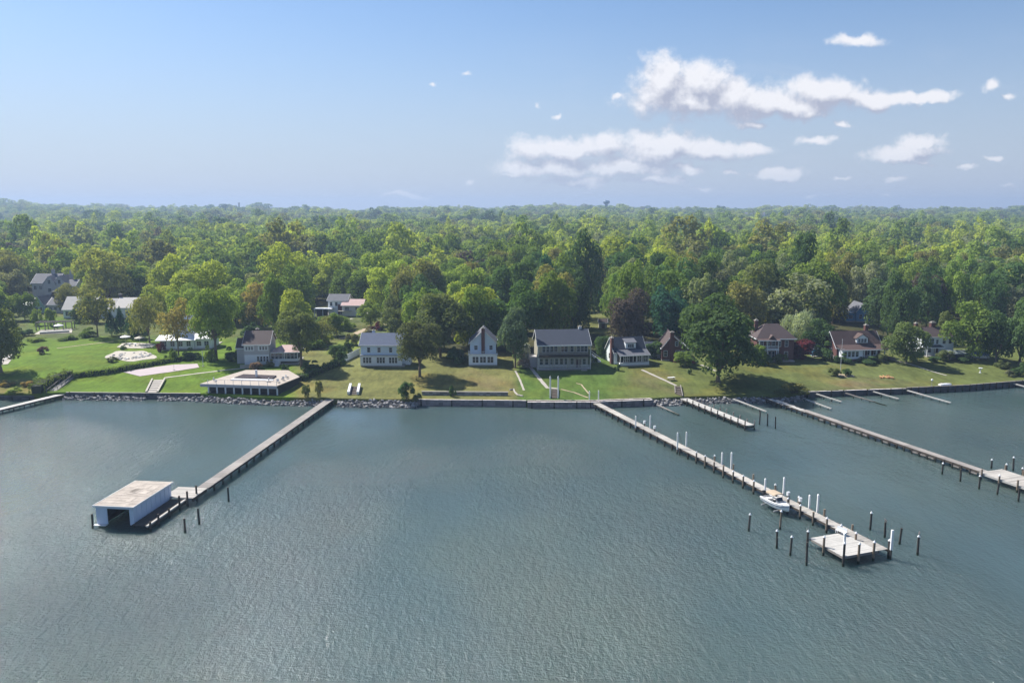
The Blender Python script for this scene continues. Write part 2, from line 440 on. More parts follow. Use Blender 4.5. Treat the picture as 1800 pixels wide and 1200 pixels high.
k = (n1 - .5) * 1.3 + (n2 - .5) * 1.0 + (n3 - .5) * .9 + 1.0
c = mixc(nt, 1.0, gc, comb(nt, k * 1.04, k, k * .92), 'MULTIPLY')
c = mixc(nt, noise(nt, p, .07, 3, .6).sstep(.48, .68) * .6, c, mixc(nt, 1.0, c, (1.45, 1.12, .95), 'MULTIPLY'))
nt.links.new(c.s, b.inputs['Base Color']); b.inputs['Roughness'].default_value = .95; b.inputs['Specular IOR Level'].default_value = .1
bp = nt.nodes.new('ShaderNodeBump'); bp.inputs['Strength'].default_value = .5; bp.inputs['Distance'].default_value = .12
nt.links.new(n2.s, bp.inputs['Height']); nt.links.new(bp.outputs[0], b.inputs['Normal'])
me.materials.append(m)
props(link('ground', me), kind='structure')

# ------------------------------------------------------------------ water
m, nt, b = newmat('river_water')
p = pos(nt)
big = noise(nt, p, .018, 3, .55)
shal = noise(nt, p, .05, 4, .6)
c = mixc(nt, big.sstep(.35, .65), (.052, .084, .087), (.068, .098, .089))
nt.links.new(c.s, b.inputs['Base Color'])
b.inputs['Roughness'].default_value = .10; b.inputs['IOR'].default_value = 1.333; b.subsurface_method = 'BURLEY'; b.inputs['Subsurface Weight'].default_value = .9; b.inputs['Subsurface Radius'].default_value = (1.2, 2.2, 2.0); b.inputs['Subsurface Scale'].default_value = 1.0; b.inputs['Specular IOR Level'].default_value = .9
rot = nt.nodes.new('ShaderNodeMapping'); rot.inputs['Rotation'].default_value = (0, 0, R(24)); rot.inputs['Scale'].default_value = (1.0, .42, 1)
nt.links.new(p.s, rot.inputs[0]); pr = E(nt, rot.outputs[0])
w1 = noise(nt, pr, 1.1, 4, .66, .3)
w2 = noise(nt, vmath(nt, 'MULTIPLY', p, (.55, 1.0, 1)), 2.9, 4, .65, .4)
w3 = noise(nt, pr, .14, 3, .5, .5)
gust = noise(nt, vmath(nt, 'MULTIPLY', p, (1, .45, 1)), .022, 4, .55).sstep(.32, .68) * 1.05 + .25
gust = gust * (sep(nt, p)[1].sstep(135, 184) * -.80 + 1.0)
h = (w1 * .9 + w2 * .42) * gust + w3 * .7 * (sep(nt, p)[1].sstep(135, 184) * -.7 + 1.0)
bp = nt.nodes.new('ShaderNodeBump'); bp.inputs['Strength'].default_value = 1.0; bp.inputs['Distance'].default_value = .55
nt.links.new(h.s, bp.inputs['Height']); nt.links.new(bp.outputs[0], b.inputs['Normal'])
wm = MB(); wm.add([(-1500,-700,0),(1500,-700,0),(1500,330,0),(-1500,330,0)], [(0,1,2,3)])
props(wm.build('water', m), kind='structure')

# ------------------------------------------------------------------ crowns and trunks
def crown_mesh(name, seed, n, leaf, lobes, lo=.28, shape='round', sparse=0.0, droop=0.0):
    """crown of leaf sprays in the unit box: x, y in [-.5, .5], z in [lo, 1]"""
    r = np.random.default_rng(seed)
    C, RAD = [], []
    zc, zr = (1 + lo) / 2, (1 - lo) / 2
    if shape == 'cone':
        for i in range(lobes):
            t = (i + .5) / lobes; z = lo + (1 - lo) * t; w = .46 * (1 - t) ** .85 + .04
            a = i * 2.4; C.append((math.cos(a) * w * .45, math.sin(a) * w * .45, z)); RAD.append(max(.08, w * .75))
    else:
        while len(C) < lobes:
            v = r.normal(size=3); v /= np.linalg.norm(v); rr = r.random() ** .4
            c = v * rr * np.array([.36, .36, zr * .72]) + np.array([0, 0, zc])
            if shape == 'tall': c[0] *= .8; c[1] *= .8
            if shape == 'flat' and c[2] < zc: c[2] = zc + (c[2] - zc) * .4
            C.append(tuple(c)); RAD.append(r.uniform(.13, .23) * (1 - .25 * max(0, (c[2] - zc) / zr)))
    C = np.array(C); RAD = np.array(RAD)
    zs = (1 - lo) if shape != 'cone' else 1.0
    w = RAD ** 2; k = r.choice(len(C), n * 3, p=w / w.sum())
    v = r.normal(size=(n * 3, 3)); v /= np.linalg.norm(v, axis=1)[:, None]
    v[:, 2] = np.where(v[:, 2] < -.45, -v[:, 2], v[:, 2])
    rad = RAD[k] * (1 - .42 * r.random(n * 3) ** 1.6)
    pts = C[k] + v * rad[:, None] * np.array([1, 1, max(zs, .6)])
    keep = np.ones(len(pts), bool)
    for i in range(len(C)):                             # nothing deep inside a neighbouring lobe
        q = (pts - C[i]) / np.array([1, 1, max(zs, .6)]); keep &= ~((np.linalg.norm(q, axis=1) < RAD[i] * .52) & (k != i))
    if sparse: keep &= r.random(len(pts)) > sparse
    pts, v, k = pts[keep][:n], v[keep][:n], k[keep][:n]
    if droop:
        rr = np.hypot(pts[:, 0], pts[:, 1]); pts[:, 2] -= droop * rr * r.random(len(pts))
    mn, mx = pts.min(0), pts.max(0)
    pts[:, :2] = pts[:, :2] / max(abs(mn[:2]).max(), abs(mx[:2]).max()) * .49
    pts[:, 2] = lo + (pts[:, 2] - mn[2]) / (mx[2] - mn[2]) * (1 - lo)
    nn = v + r.normal(size=v.shape) * .55 + np.array([0, 0, .25]); nn /= np.linalg.norm(nn, axis=1)[:, None]
    t = np.cross(nn, r.normal(size=nn.shape)); t /= np.linalg.norm(t, axis=1)[:, None]; bt = np.cross(nn, t)
    s = leaf * r.uniform(.6, 1.35, len(pts))[:, None]
    if droop: t = t * .6 + np.array([0, 0, -1.0]); t /= np.linalg.norm(t, axis=1)[:, None]
    V = np.stack([pts - t * s, pts + bt * s * .62 + nn * s * .12, pts + t * s, pts - bt * s * .62 + nn * s * .12], 1).reshape(-1, 3)
    F = np.arange(len(pts) * 4).reshape(-1, 4)
    me = bpy.data.meshes.new(name); me.from_pydata(V.tolist(), [], F.tolist())
    a = me.attributes.new('var', 'FLOAT', 'FACE'); a.data.foreach_set('value', r.random(len(pts)))
    lv = r.random(len(C))[k]; a = me.attributes.new('lobe', 'FLOAT', 'FACE'); a.data.foreach_set('value', lv)
    me.update(); return me, C, RAD
def trunk_mesh(name, seed, C, lo, rad=.022, limbs=7, forks=1):
    r = random.Random(seed); mb = MB()
    for fk in range(forks):
        a0 = r.uniform(0, 6.28); off = .03 if forks > 1 else 0
        bx, by = math.cos(a0 + fk * 3.1) * off, math.sin(a0 + fk * 3.1) * off
        top = (bx * 3 + r.uniform(-.03, .03), by * 3 + r.uniform(-.03, .03), lo + (1 - lo) * .62)
        ptl = [(bx, by, -.03), (bx * 1.1, by * 1.1, .02), (bx * 1.6, by * 1.6, lo * .6), (bx * 2.2, by * 2.2, lo + .1), top]
        mb.tube(ptl, [rad * 1.6, rad * 1.05, rad * .85, rad * .65, rad * .25], 8)
    idx = list(range(len(C))); r.shuffle(idx)
    for i in idx[:limbs]:
        c = C[i]; z0 = lo * r.uniform(.65, 1.0) + .03
        mid = (c[0] * .45, c[1] * .45, z0 + (c[2] - z0) * .55)
        mb.tube([(0, 0, z0), mid, tuple(c)], [rad * .5, rad * .34, rad * .1], 5, cap=False)
    return mb.mesh(name, M['bark'], smooth=True)
PROTO = {}
def proto(key, seeds, n, leaf, lobes, lo, shape='round', sparse=0., droop=0., limbs=7, forks=1, rad=.022):
    PROTO[key] = []
    for s in seeds:
        cm, C, _ = crown_mesh('crown', s, n, leaf, lobes, lo, shape, sparse, droop); cm.materials.append(M['leaf'])
        PROTO[key].append((cm, trunk_mesh('trunk', s, C, lo, rad, limbs, forks)))
proto('big',    (1, 2, 3), 9000, .020, 30, .10, limbs=9, rad=.030)
proto('fork',   (4, 5), 9000, .020, 26, .14, limbs=8, forks=2)
proto('round',  (11, 12, 13, 14), 5200, .025, 20, .06)
proto('tall',   (21, 22, 23, 24), 5200, .025, 20, .06, 'tall')
proto('flat',   (31, 32), 5000, .024, 22, .16, 'flat', limbs=12)
proto('airy',   (41, 42, 43), 2300, .026, 20, .28, 'round', .1, limbs=14, rad=.02)
proto('droop',  (51, 52), 5200, .022, 18, .16, 'round', 0, .28, limbs=8)
proto('vase',   (6, 7, 8), 9000, .020, 28, .28, limbs=11, rad=.032)
proto('cone',   (61, 62), 3600, .026, 14, .03, 'cone', limbs=0)
proto('bush',   (71, 72, 73), 1800, .045, 10, .0, limbs=5, rad=.02)
def tree(key, p, w, h, tint, label, cat='tree', group=None, name='tree', v=None, rz=None):
    var = PROTO[key]; cm, tm = var[(rng.randrange(len(var)) if v is None else v) % len(var)]
    t = thing(name, label, cat, p, rng.uniform(0, 6.28) if rz is None else rz, group)
    c = link('crown', cm, t); c.scale = (w, w, h); c['tint'] = tint
    k = link('trunk', tm, t); k.scale = (min(w, h * .8), min(w, h * .8), h)
    return t
# ------------------------------------------------------------------ trees that stand out by themselves
YG = (.175, .21, .042); MG = (.088, .13, .034); DG = (.046, .080, .033); OL = (.115, .122, .046); BR = (.165, .142, .055)
GG = (.115, .135, .078); PU = (.056, .048, .044); PALE = (.20, .235, .165); TEAL = (.028, .072, .050); LG = (.125, .17, .042)
DOL = (.078, .098, .040); MAR = (.075, .022, .030)
TAKEN = []                                            # x, y, radius already occupied
def T(key, cx, top, wpx, base, tint, label, cat='tree', group=None, name='tree', v=None, rz=None):
    p = G(cx, base); dp = depth_of(p); w = wpx * dp / FPX; h = max(1.0, z_at(top, p) - p.z)
    TAKEN.append((p.x, p.y, w * .42))
    return tree(key, p, w, h, tint, label, cat, group, name, v, rz)
LT = 'trees standing free among the houses and lawns'
def TT(*a, **k): k.setdefault('group', LT); return T(*a, **k)
TT('big', 2, 538, 100, 654, DOL, 'dark olive tree at the left edge of the photo by the rough bank')
TT('airy', 172, 505, 78, 592, OL, 'thin yellowish tree with bare forked trunk on the left lawn', v=0)
TT('cone', 196, 543, 24, 590, TEAL, 'dark cone-shaped evergreen nearest the thin forked tree', name='evergreen_tree')
TT('cone', 213, 538, 26, 589, TEAL, 'tallest and middle one of three dark evergreens by the long pale-roofed house', name='evergreen_tree')
TT('cone', 230, 546, 24, 591, TEAL, 'dark evergreen beside the drooping yellowish willow', name='evergreen_tree')
TT('droop', 263, 516, 68, 602, OL, 'drooping yellowish willow before the white-roofed house', name='willow_tree')
TT('airy', 314, 524, 62, 624, BR, 'thin straw-coloured tree standing before the white-roofed house', v=1)
TT('vase', 380, 506, 98, 632, LG, 'full green tree with pale forked trunk behind the paved court')
TT('big', 350, 458, 112, 566, YG, 'broad bright yellow-green tree above the white-roofed house')
TT('round', 300, 446, 76, 540, YG, 'bright yellow-green tree behind the broad bright one')
TT('round', 456, 496, 72, 577, BR, 'rusty brown-topped tree behind the maroon-roofed house')
TT('round', 430, 520, 50, 578, MG, 'small green tree between the forked tree and the rusty one')
TT('round', 524, 464, 70, 556, MG, 'round green tree beside the house with the white porch roof')
TT('vase', 530, 543, 98, 646, DOL, 'olive tree leaning over the sunroom porch', v=1)
TT('cone', 416, 447, 34, 520, (.045, .085, .032), 'slim dark green spire tree above the forked tree', name='evergreen_tree')
TT('flat', 740, 453, 118, 560, OL, 'wide olive tree with fan of bare limbs showing')
TT('fork', 775, 515, 140, 628, DOL, 'tall dark two-trunked tree between the two pale blue houses')
TT('vase', 738, 562, 92, 662, (.066, .078, .036), 'low dusky leaning tree nearest the water by the pale blue house', v=2)
TT('big', 912, 492, 128, 612, (.05, .09, .03), 'round dark green tree rising behind the grey double-porch house')
TT('fork', 905, 540, 72, 646, (.066, .098, .060), 'slender blue-green tree beside the brick-chimney cottage')
TT('round', 836, 500, 70, 615, MG, 'green tree rising behind the brick-chimney cottage')
TT('big', 1104, 507, 92, 612, PU, 'dark purple-brown tree behind the small white dormer house')
TT('round', 1176, 500, 92, 606, TEAL, 'bluish green tree between the purple-brown tree and the big lawn tree')
TT('big', 1262, 514, 176, 671, (.048, .078, .030), 'big dark green shade tree standing alone on the shore lawn', v=0)
TT('airy', 1392, 480, 150, 600, GG, 'large hazy grey-green tree behind the brick house with white porches', v=2)
TT('round', 1330, 458, 110, 590, DOL, 'dull green rounded tree behind the big shade tree')
TT('droop', 1402, 544, 58, 616, PALE, 'pale blossoming tree beside the brick house with white porches', name='blossom_tree')
TT('droop', 1420, 570, 36, 618, PALE, 'smaller pale blossoming tree before the rust-roofed bungalow', name='blossom_tree')
T('bush', 1406, 597, 62, 631, MAR, 'dark maroon-leaved bush beside the brick house with white porches', 'shrub', 'shrubs', 'shrub')
TT('round', 1593, 564, 88, 637, (.075, .105, .04), 'leafy green tree between the bungalow and the maroon-roofed white house')
TT('round', 1706, 530, 96, 629, MG, 'green tree beside the maroon-roofed white house')
TT('round', 1750, 545, 70, 636, DG, 'dark green tree behind the lawn nearest the right shore bend')
TT('big', 1792, 520, 90, 640, (.06, .10, .04), 'leafy green tree at the right edge of the photo by the lawn')
TT('bush', 1052, 508, 27, 549, TEAL, 'small round evergreen alone in the back clearing', name='evergreen_tree')
TT('round', 1005, 522, 66, 578, MG, 'fresh green tree at the edge of the back clearing')
TT('round', 652, 530, 52, 574, LG, 'green tree in front of the pink-roofed house')
TT('round', 697, 516, 60, 580, DOL, 'dusky tree beside the little red house')
TT('round', 878, 459, 62, 540, PU, 'purple-leaved tree in the wood behind the cottage')
TT('tall', 958, 446, 60, 580, TEAL, 'tall teal-green tree above the grey double-porch house')
TT('round', 1104, 454, 66, 545, GG, 'round pale green crown above the purple-brown tree')
TT('tall', 1405, 405, 72, 560, DG, 'tallest very dark tree above the hazy grey-green tree')
TT('tall', 1020, 402, 80, 560, DG, 'tall very dark tree above the back clearing')
TT('round', 190, 436, 110, 540, (.14, .155, .05), 'large yellow-green tree behind the long pale-roofed house')
TT('round', 15, 440, 78, 516, OL, 'olive tree above the houses at the left edge')
TT('round', 32, 478, 42, 530, DG, 'dark tree just left of the grey mansion')
TT('round', 500, 425, 100, 540, YG, 'bright yellow-green tree above the rusty brown-topped tree')
TT('round', 590, 445, 90, 528, YG, 'bright tree just above the pink-roofed house')
TT('round', 668, 440, 90, 535, LG, 'light green tree above the little red house')
TT('round', 240, 470, 50, 535, DG, 'dark tree beside the bluish gabled house')
TT('bush', 90, 541, 24, 572, LG, 'small green tree above the pergola near the turquoise house')
TT('bush', 66, 543, 22, 572, LG, 'small green tree above the near end of the pergola')

TT('round', 122, 497, 50, 549, OL, 'olive tree partly hiding the grey mansion')
TT('round', 44, 512, 50, 562, MG, 'green tree behind the near end of the pergola')
TT('round', 334, 498, 84, 580, LG, 'light green tree rising behind the white-roofed house')
TT('round', 486, 478, 66, 588, MG, 'green tree rising behind the maroon-roofed house')
TT('round', 592, 548, 58, 590, MG, 'green garden tree below the pink-roofed house')
TT('airy', 566, 556, 54, 608, OL, 'thin olive garden tree above the dark hedge', v=1)
TT('round', 700, 540, 64, 592, DOL, 'dusky tree behind the pale blue colonial')
TT('round', 282, 500, 70, 560, YG, 'yellow-green tree beside the bluish gabled house')
TT('round', 155, 520, 46, 566, DG, 'dark tree hard against the long pale-roofed house')
TT('round', 1060, 590, 44, 628, DG, 'dark tree filling the gap beside the white dormer house')
TT('round', 1440, 560, 60, 622, DG, 'dark tree between the blossom trees and the bungalow')
TT('round', 1660, 545, 50, 618, DOL, 'dusky tree behind the twin-chimney house')

# shrubs and bushes on the lawns
SH = 'shrubs'
def B(cx, top, wpx, base, tint, label, v=None, key='bush'): return T(key, cx, top, wpx, base, tint, label, 'shrub', SH, 'shrub', v)
B(715, 672, 34, 704, DG, 'dark bush hanging over the bulkhead by the riprap')
B(735, 690, 22, 704, DOL, 'low bush at the end of the riprap by the bulkhead')
B(796, 676, 15, 697, DG, 'upright dark bush before the low grey retaining wall')
B(1085, 637, 12, 651, DG, 'small round clipped bush by the white dormer house')
B(1213, 647, 10, 657, DG, 'small round bush near the big shade tree')
B(1466, 646, 26, 660, DOL, 'grey-green bush at the near foot of the flagpole')
B(1490, 648, 22, 660, DG, 'dark bush at the far foot of the flagpole')
B(1400, 674, 60, 704, OL, 'scrubby olive bush at the shore corner by the broken pier')
B(1375, 682, 34, 702, DOL, 'low scrub beside the olive shore bush')
B(410, 608, 34, 634, DG, 'dark round bush by the maroon-roofed house corner')
B(372, 606, 26, 634, LG, 'light green bush under the forked tree')
B(336, 612, 36, 632, DG, 'dark bush beside the porch of the white-roofed house')
B(300, 612, 24, 634, MG, 'bush before the white-roofed house, beside its thin tree')
B(475, 632, 18, 644, OL, 'round olive bush before the maroon-roofed house wall')
B(448, 636, 28, 650, (.14, .10, .075), 'dry brownish bush behind the boat deck', 1)
B(545, 634, 40, 652, DG, 'dark bush at the foot of the olive tree by the sunroom')
B(500, 640, 20, 655, DG, 'dark round bush between the sunroom and the boat deck')
B(597, 614, 30, 642, DG, 'dark bush at the end of the white panel fence')
B(560, 668, 18, 698, OL, 'weedy bush at the corner of the boat deck')
B(540, 676, 20, 698, DOL, 'weedy bush between the boat deck and the pier')
B(76, 609, 22, 622, (.10, .065, .06), 'dark reddish bush on the left lawn')
B(620, 585, 30, 606, (.11, .12, .05), 'green bush behind the pale blue colonial')
B(575, 588, 34, 604, YG, 'yellow-green garden bush below the pink-roofed house')
B(645, 572, 24, 590, (.16, .15, .10), 'pale garden bush behind the pale blue colonial')
B(610, 598, 26, 622, DG, 'dark garden bush behind the white panel fence')
B(663, 565, 26, 580, MAR, 'dark red bush before the little red house')
B(925, 622, 34, 646, (.16, .14, .13), 'greyish bush against the grey double-porch house wall')
B(918, 596, 40, 640, (.20, .22, .24), 'pale lilac bush beside the grey double-porch house')
B(1038, 614, 30, 640, DG, 'dark bush between the grey double-porch house and the white dormer house')
B(1520, 626, 50, 637, DG, 'low dark bush along the bungalow porch')
B(1550, 622, 26, 636, DOL, 'bush at the porch end of the bungalow')
B(1690, 622, 40, 634, DG, 'low dark bush before the grey-green tarpaulin')
B(1640, 626, 30, 636, DG, 'dark low bush before the maroon-roofed white house')
B(1762, 632, 30, 646, DOL, 'bush at the top of the stony bank near the right shore')
B(1790, 636, 34, 660, DG, 'dark bush on the stony bank at the right shore')
B(1775, 650, 20, 662, (.10, .11, .07), 'grey bush lower on the stony bank at the right shore')
B(15, 668, 30, 678, (.20, .16, .05), 'yellow-brown tussock on the rough bank under the left tree', 0)
B(48, 670, 26, 680, (.20, .15, .05), 'yellow-brown tussock on the rough bank nearer the hedge', 1)
B(25, 680, 34, 691, LG, 'green weeds at the foot of the rough bank', 2)
B(215, 606, 16, 614, DG, 'small dark bush behind the white stone garden')
B(200, 626, 26, 635, GG, 'grey-green bush at the end of the white stone garden', 2)
B(285, 600, 20, 618, MAR, 'reddish bush beside the white-roofed house')
B(40, 575, 40, 590, DG, 'dark bush between the left edge tree and the pergola')
B(20, 590, 44, 606, DOL, 'bush behind the left edge terrace')
B(150, 575, 40, 592, MG, 'green bush under the thin forked tree')
B(140, 545, 36, 566, DOL, 'bush against the long pale-roofed house')
B(245, 560, 40, 596, DG, 'dark bush at the foot of the drooping yellowish willow')
B(352, 566, 50, 600, MG, 'leafy bush at the back corner of the white-roofed house')
B(440, 566, 44, 590, DG, 'dark bush under the rusty brown-topped tree')
B(575, 556, 44, 574, MG, 'bush under the white porch canopy of the pink-roofed house')
B(612, 560, 50, 580, LG, 'bright bush in front of the pink-roofed house')
B(556, 590, 50, 612, MG, 'leafy bush above the sunroom roof')
B(590, 605, 44, 628, DG, 'dark bush behind the dark hedge')
B(1345, 622, 34, 640, DG, 'dark bush before the brick house porch')
B(1372, 622, 30, 638, DOL, 'bush at the corner of the brick house')
B(1330, 606, 40, 640, MG, 'leafy bush between the shade tree and the brick house')
B(1446, 600, 40, 632, DG, 'dark tall bush between the teal shed and the bungalow')
B(1480, 622, 34, 638, DG, 'low dark bush along the bungalow brick end')
B(1612, 612, 36, 634, MG, 'leafy bush before the maroon-roofed white house')
B(1662, 616, 34, 634, DOL, 'bush before the low porch of the maroon-roofed white house')
B(1150, 600, 40, 630, DG, 'dark bush between the white dormer house and the brick gable')
B(1205, 618, 46, 642, MG, 'leafy bush below the brick gable')
B(802, 610, 44, 640, DG, 'dark bush in the gap before the brick-chimney cottage')
B(60, 594, 40, 600, LG, 'low clipped green bush below the pergola')
B(118, 588, 40, 597, MG, 'low clipped green bush below the end of the pergola')

# ------------------------------------------------------------------ hedges (foliage over a solid core)
def hedge(pts, w, h, tint, label):
    q = [G(a, b) for a, b in pts]; t = thing('hedge', label, 'hedge', q[0], 0, 'clipped hedges'); o = q[0]
    V, F = [], []; r = np.random.default_rng(len(label)); mb = MB()
    for a, b in zip(q[:-1], q[1:]):
        d = b - a; L = d.length; n = Vector((-d.y, d.x, 0)).normalized()
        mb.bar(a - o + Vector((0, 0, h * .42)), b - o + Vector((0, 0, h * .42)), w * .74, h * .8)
        for _ in range(int(L * 75)):
            s = r.random(); side = r.random(); zz = r.random(); bulge = 1 + .25 * math.sin(s * L * 1.7) + .15 * math.sin(s * L * 4.1)
            if side < .4: off, zz, nr = (r.random() - .5) * w, 1.0, Vector((0, 0, 1))
            else:
                sg = 1 if r.random() < .5 else -1; off, nr = sg * w * .5, n * sg
            zz *= 1 + .12 * math.sin(s * L * 1.3 + 2)
            c = a + d * s - o + n * off * bulge + Vector((0, 0, zz * h))
            nn = (nr + Vector(r.normal(size=3)) * .5).normalized(); tt = nn.cross(Vector(r.normal(size=3))).normalized(); bt = nn.cross(tt)
            sz = .22 * r.uniform(.6, 1.4); i = len(V)
            V += [c - tt * sz, c + bt * sz * .6, c + tt * sz, c - bt * sz * .6]; F.append((i, i+1, i+2, i+3))
    me = bpy.data.meshes.new('foliage'); me.from_pydata([tuple(v) for v in V], [], F); me.materials.append(M['leaf'])
    a = me.attributes.new('var', 'FLOAT', 'FACE'); a.data.foreach_set('value', r.random(len(F)))
    a = me.attributes.new('lobe', 'FLOAT', 'FACE'); a.data.foreach_set('value', r.random(len(F)))
    f = link('foliage', me, t); f['tint'] = tint
    mb.build('stems', M['hedge_core'], t)
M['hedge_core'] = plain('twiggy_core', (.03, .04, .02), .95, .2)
hedge([(64, 692), (76, 682), (100, 672), (122, 664)], 2.6, 2.2, (.075, .10, .03), 'clipped hedge running down to the grey gangway')
hedge([(122, 664), (190, 656), (250, 645), (325, 632)], 1.7, 1.3, (.095, .135, .035), 'long low hedge dividing the two bright lawns')
hedge([(526, 669), (560, 656), (598, 640)], 2.4, 1.5, (.045, .075, .028), 'dark hedge below the white panel fence')
hedge([(410, 664), (450, 653)], .9, .7, (.12, .085, .06), 'short brownish hedge beside the boat deck')

# ------------------------------------------------------------------ the wood behind the houses
LAND = [(-200, 110, 'the turquoise house'), (110, 250, 'the long pale-roofed house'), (250, 420, 'the white-roofed house'), (420, 540, 'the maroon-roofed house'),
        (540, 700, 'the pink-roofed house'), (700, 800, 'the two-trunked tree'), (800, 900, 'the brick-chimney cottage'), (900, 1010, 'the double-porch house'),
        (1010, 1090, 'the back clearing'), (1090, 1190, 'the purple-brown tree'), (1190, 1330, 'the big shade tree'), (1330, 1440, 'the hazy grey-green tree'),
        (1440, 1560, 'the bungalow'), (1560, 1660, 'the twin-chimney house'), (1660, 2000, 'the right shore bend')]
KIND = [('yellow-green', YG), ('light green', LG), ('mid green', MG), ('dark green', DG), ('olive', OL), ('brownish', BR), ('grey-green', GG), ('purplish', PU)]
cand = []
def zone_clear(p):
    return any(math.hypot(p[0]-a, p[1]-b) < r_ for a, b, r_ in TAKEN)
ex = [np.array([(G(a, b).x, G(a, b).y) for a, b in poly]) for poly in (CLEAR, [(560,640),(590,596),(715,570),(715,610),(640,640)], [(-60,600),(20,545),(260,520),(420,570),(430,660)], [(400,600),(545,530),(660,540),(600,600)])]
def in_poly(q, x, y):
    c = False; n = len(q)
    for i in range(n):
        a, b = q[i], q[(i+1) % n]
        if (a[1] > y) != (b[1] > y) and x < (b[0]-a[0]) * (y-a[1]) / (b[1]-a[1]) + a[0]: c = not c
    return c
BUILT = []                                            # footprints of the houses, filled in before this runs
def forest():
    out = []; y = 225.0
    while y < 3600:
        s = 12.6 + max(0, y - 320) * .0062
        half = y * .72 + 25; x = -half + rng.random() * s
        while x < half:
            X, Y = x + rng.uniform(-.42, .42) * s, y + rng.uniform(-.42, .42) * s
            x += s
            lf = math.sin(X * .017 + 2) * math.sin(Y * .013) + .7 * math.sin(X * .041 + Y * .029)
            if rng.random() < .05 or (Y > 420 and lf < -1.28): continue
            d = Y - float(shore(X)); pxb = 900 + FPX * X / Y
            if d < (55 if pxb > 720 else 60): continue
            if pxb < 760 and Y < 330 and (Y < 232 or any(in_poly(q, X, Y) for q in ex[1:])): continue
            if in_poly(ex[0], X, Y): continue
            pv_ = 900 + FPX * X / depth_of(Vector((X, Y, 8)))
            if (1478 < pv_ < 1545 and Y < 288) or (1012 < pv_ < 1088 and Y < 258) or (48 < pv_ < 140 and Y < 372) or (225 < pv_ < 290 and Y < 352) or (540 < pv_ < 650 and Y < 308): continue
            if zone_clear((X, Y)) or any(math.hypot(X-a, Y-b) < r_ for a, b, r_ in BUILT): continue
            out.append((X, Y, s, pxb))
        y += s
    return out
# ------------------------------------------------------------------ houses
HG = 'houses along the shore and in the wood'
def place(name, label, pl, pr, depth, turn=0.0, cat='house', group=HG):
    """front wall's foot between two picture points; returns root and front width; local x along the front, y away from the river"""
    a = G(*pl); b = on(*(a + (G(*pr) - a)).xy) if pr[1] else None
    mid = (a + b) / 2; w = (b - a).length; rz = math.atan2(b.y - a.y, b.x - a.x) + R(turn)
    z = min(a.z, b.z); t = thing(name, label, cat, (mid.x, mid.y, z), rz, group)
    c = Vector((mid.x, mid.y)) + Vector((-math.sin(rz), math.cos(rz))) * depth * .5
    BUILT.append((c.x, c.y, .5 * math.hypot(w, depth) + 3.5)); return t, w / 2
def wall(t, x0, x1, y0, y1, z0, z1, mat, gable=None, name='wall'):
    mb = MB()
    if gable is None: mb.box(x0, x1, y0, y1, z0, z1)
    elif gable[0] == 'x': mb.prism([(y0, z0), (y1, z0), (y1, z1), (gable[1], gable[2]), (y0, z1)], 'x', x0, x1)
    else: mb.prism([(x0, z0), (x1, z0), (x1, z1), (gable[1], gable[2]), (x0, z1)], 'y', y0, y1)
    return mb.build(name, mat, t)
def gable_roof(t, x0, x1, y0, y1, ze, zr, axis, ov, mat, th=.16, ridge=None, fascia=True, name='roof'):
    mb = MB(); lo, hi, e0, e1 = (y0, y1, x0, x1) if axis == 'x' else (x0, x1, y0, y1)
    m_ = (lo + hi) / 2 if ridge is None else ridge; s0, s1 = (zr - ze) / (m_ - lo), (zr - ze) / (hi - m_); u = .03
    for pl in ([(lo-ov, ze-s0*ov+u), (m_, zr+u), (m_, zr+u+th), (lo-ov, ze-s0*ov+u+th)], [(m_, zr+u), (hi+ov, ze-s1*ov+u), (hi+ov, ze-s1*ov+u+th), (m_, zr+u+th)]):
        mb.prism(pl, axis, e0-ov, e1+ov)
    r_ = mb.build(name, mat, t)
    if fascia:
        f = MB()
        for sg, l0, s in ((-1, lo-ov, s0), (1, hi+ov, s1)):
            zz = ze - s*ov + u
            q = (l0 - .10, l0 - .012) if sg < 0 else (l0 + .012, l0 + .10)
            if axis == 'x': f.box(e0-ov, e1+ov, q[0], q[1], zz-.08, zz+th+.01)
            else: f.box(q[0], q[1], e0-ov, e1+ov, zz-.08, zz+th+.01)
        for e in ((e0-ov-.07, e0-ov-.012), (e1+ov+.012, e1+ov+.07)):
            for (la, za, lb, zb) in ((lo-ov, ze-s0*ov, m_, zr), (m_, zr, hi+ov, ze-s1*ov)):
                f.prism([(la, za-.06), (lb, zb-.06), (lb, zb+u+th+.01), (la, za+u+th+.01)], axis, e[0], e[1])
        f.build('fascia', M['white'], r_)
    return r_
def shed_roof(t, x0, x1, y0, y1, z0, z1, mat, ov=.3, th=.14, name='porch_roof'):
    mb = MB(); s = (z1 - z0) / (y1 - y0)
    mb.prism([(y0-ov, z0-s*ov), (y1, z1), (y1, z1+th), (y0-ov, z0-s*ov+th)], 'x', x0-ov, x1+ov); r_ = mb.build(name, mat, t)
    MB().box(x0-ov, x1+ov, y0-ov-.09, y0-ov-.012, z0-s*ov-.08, z0-s*ov+th+.01).build('fascia', M['white'], r_); return r_
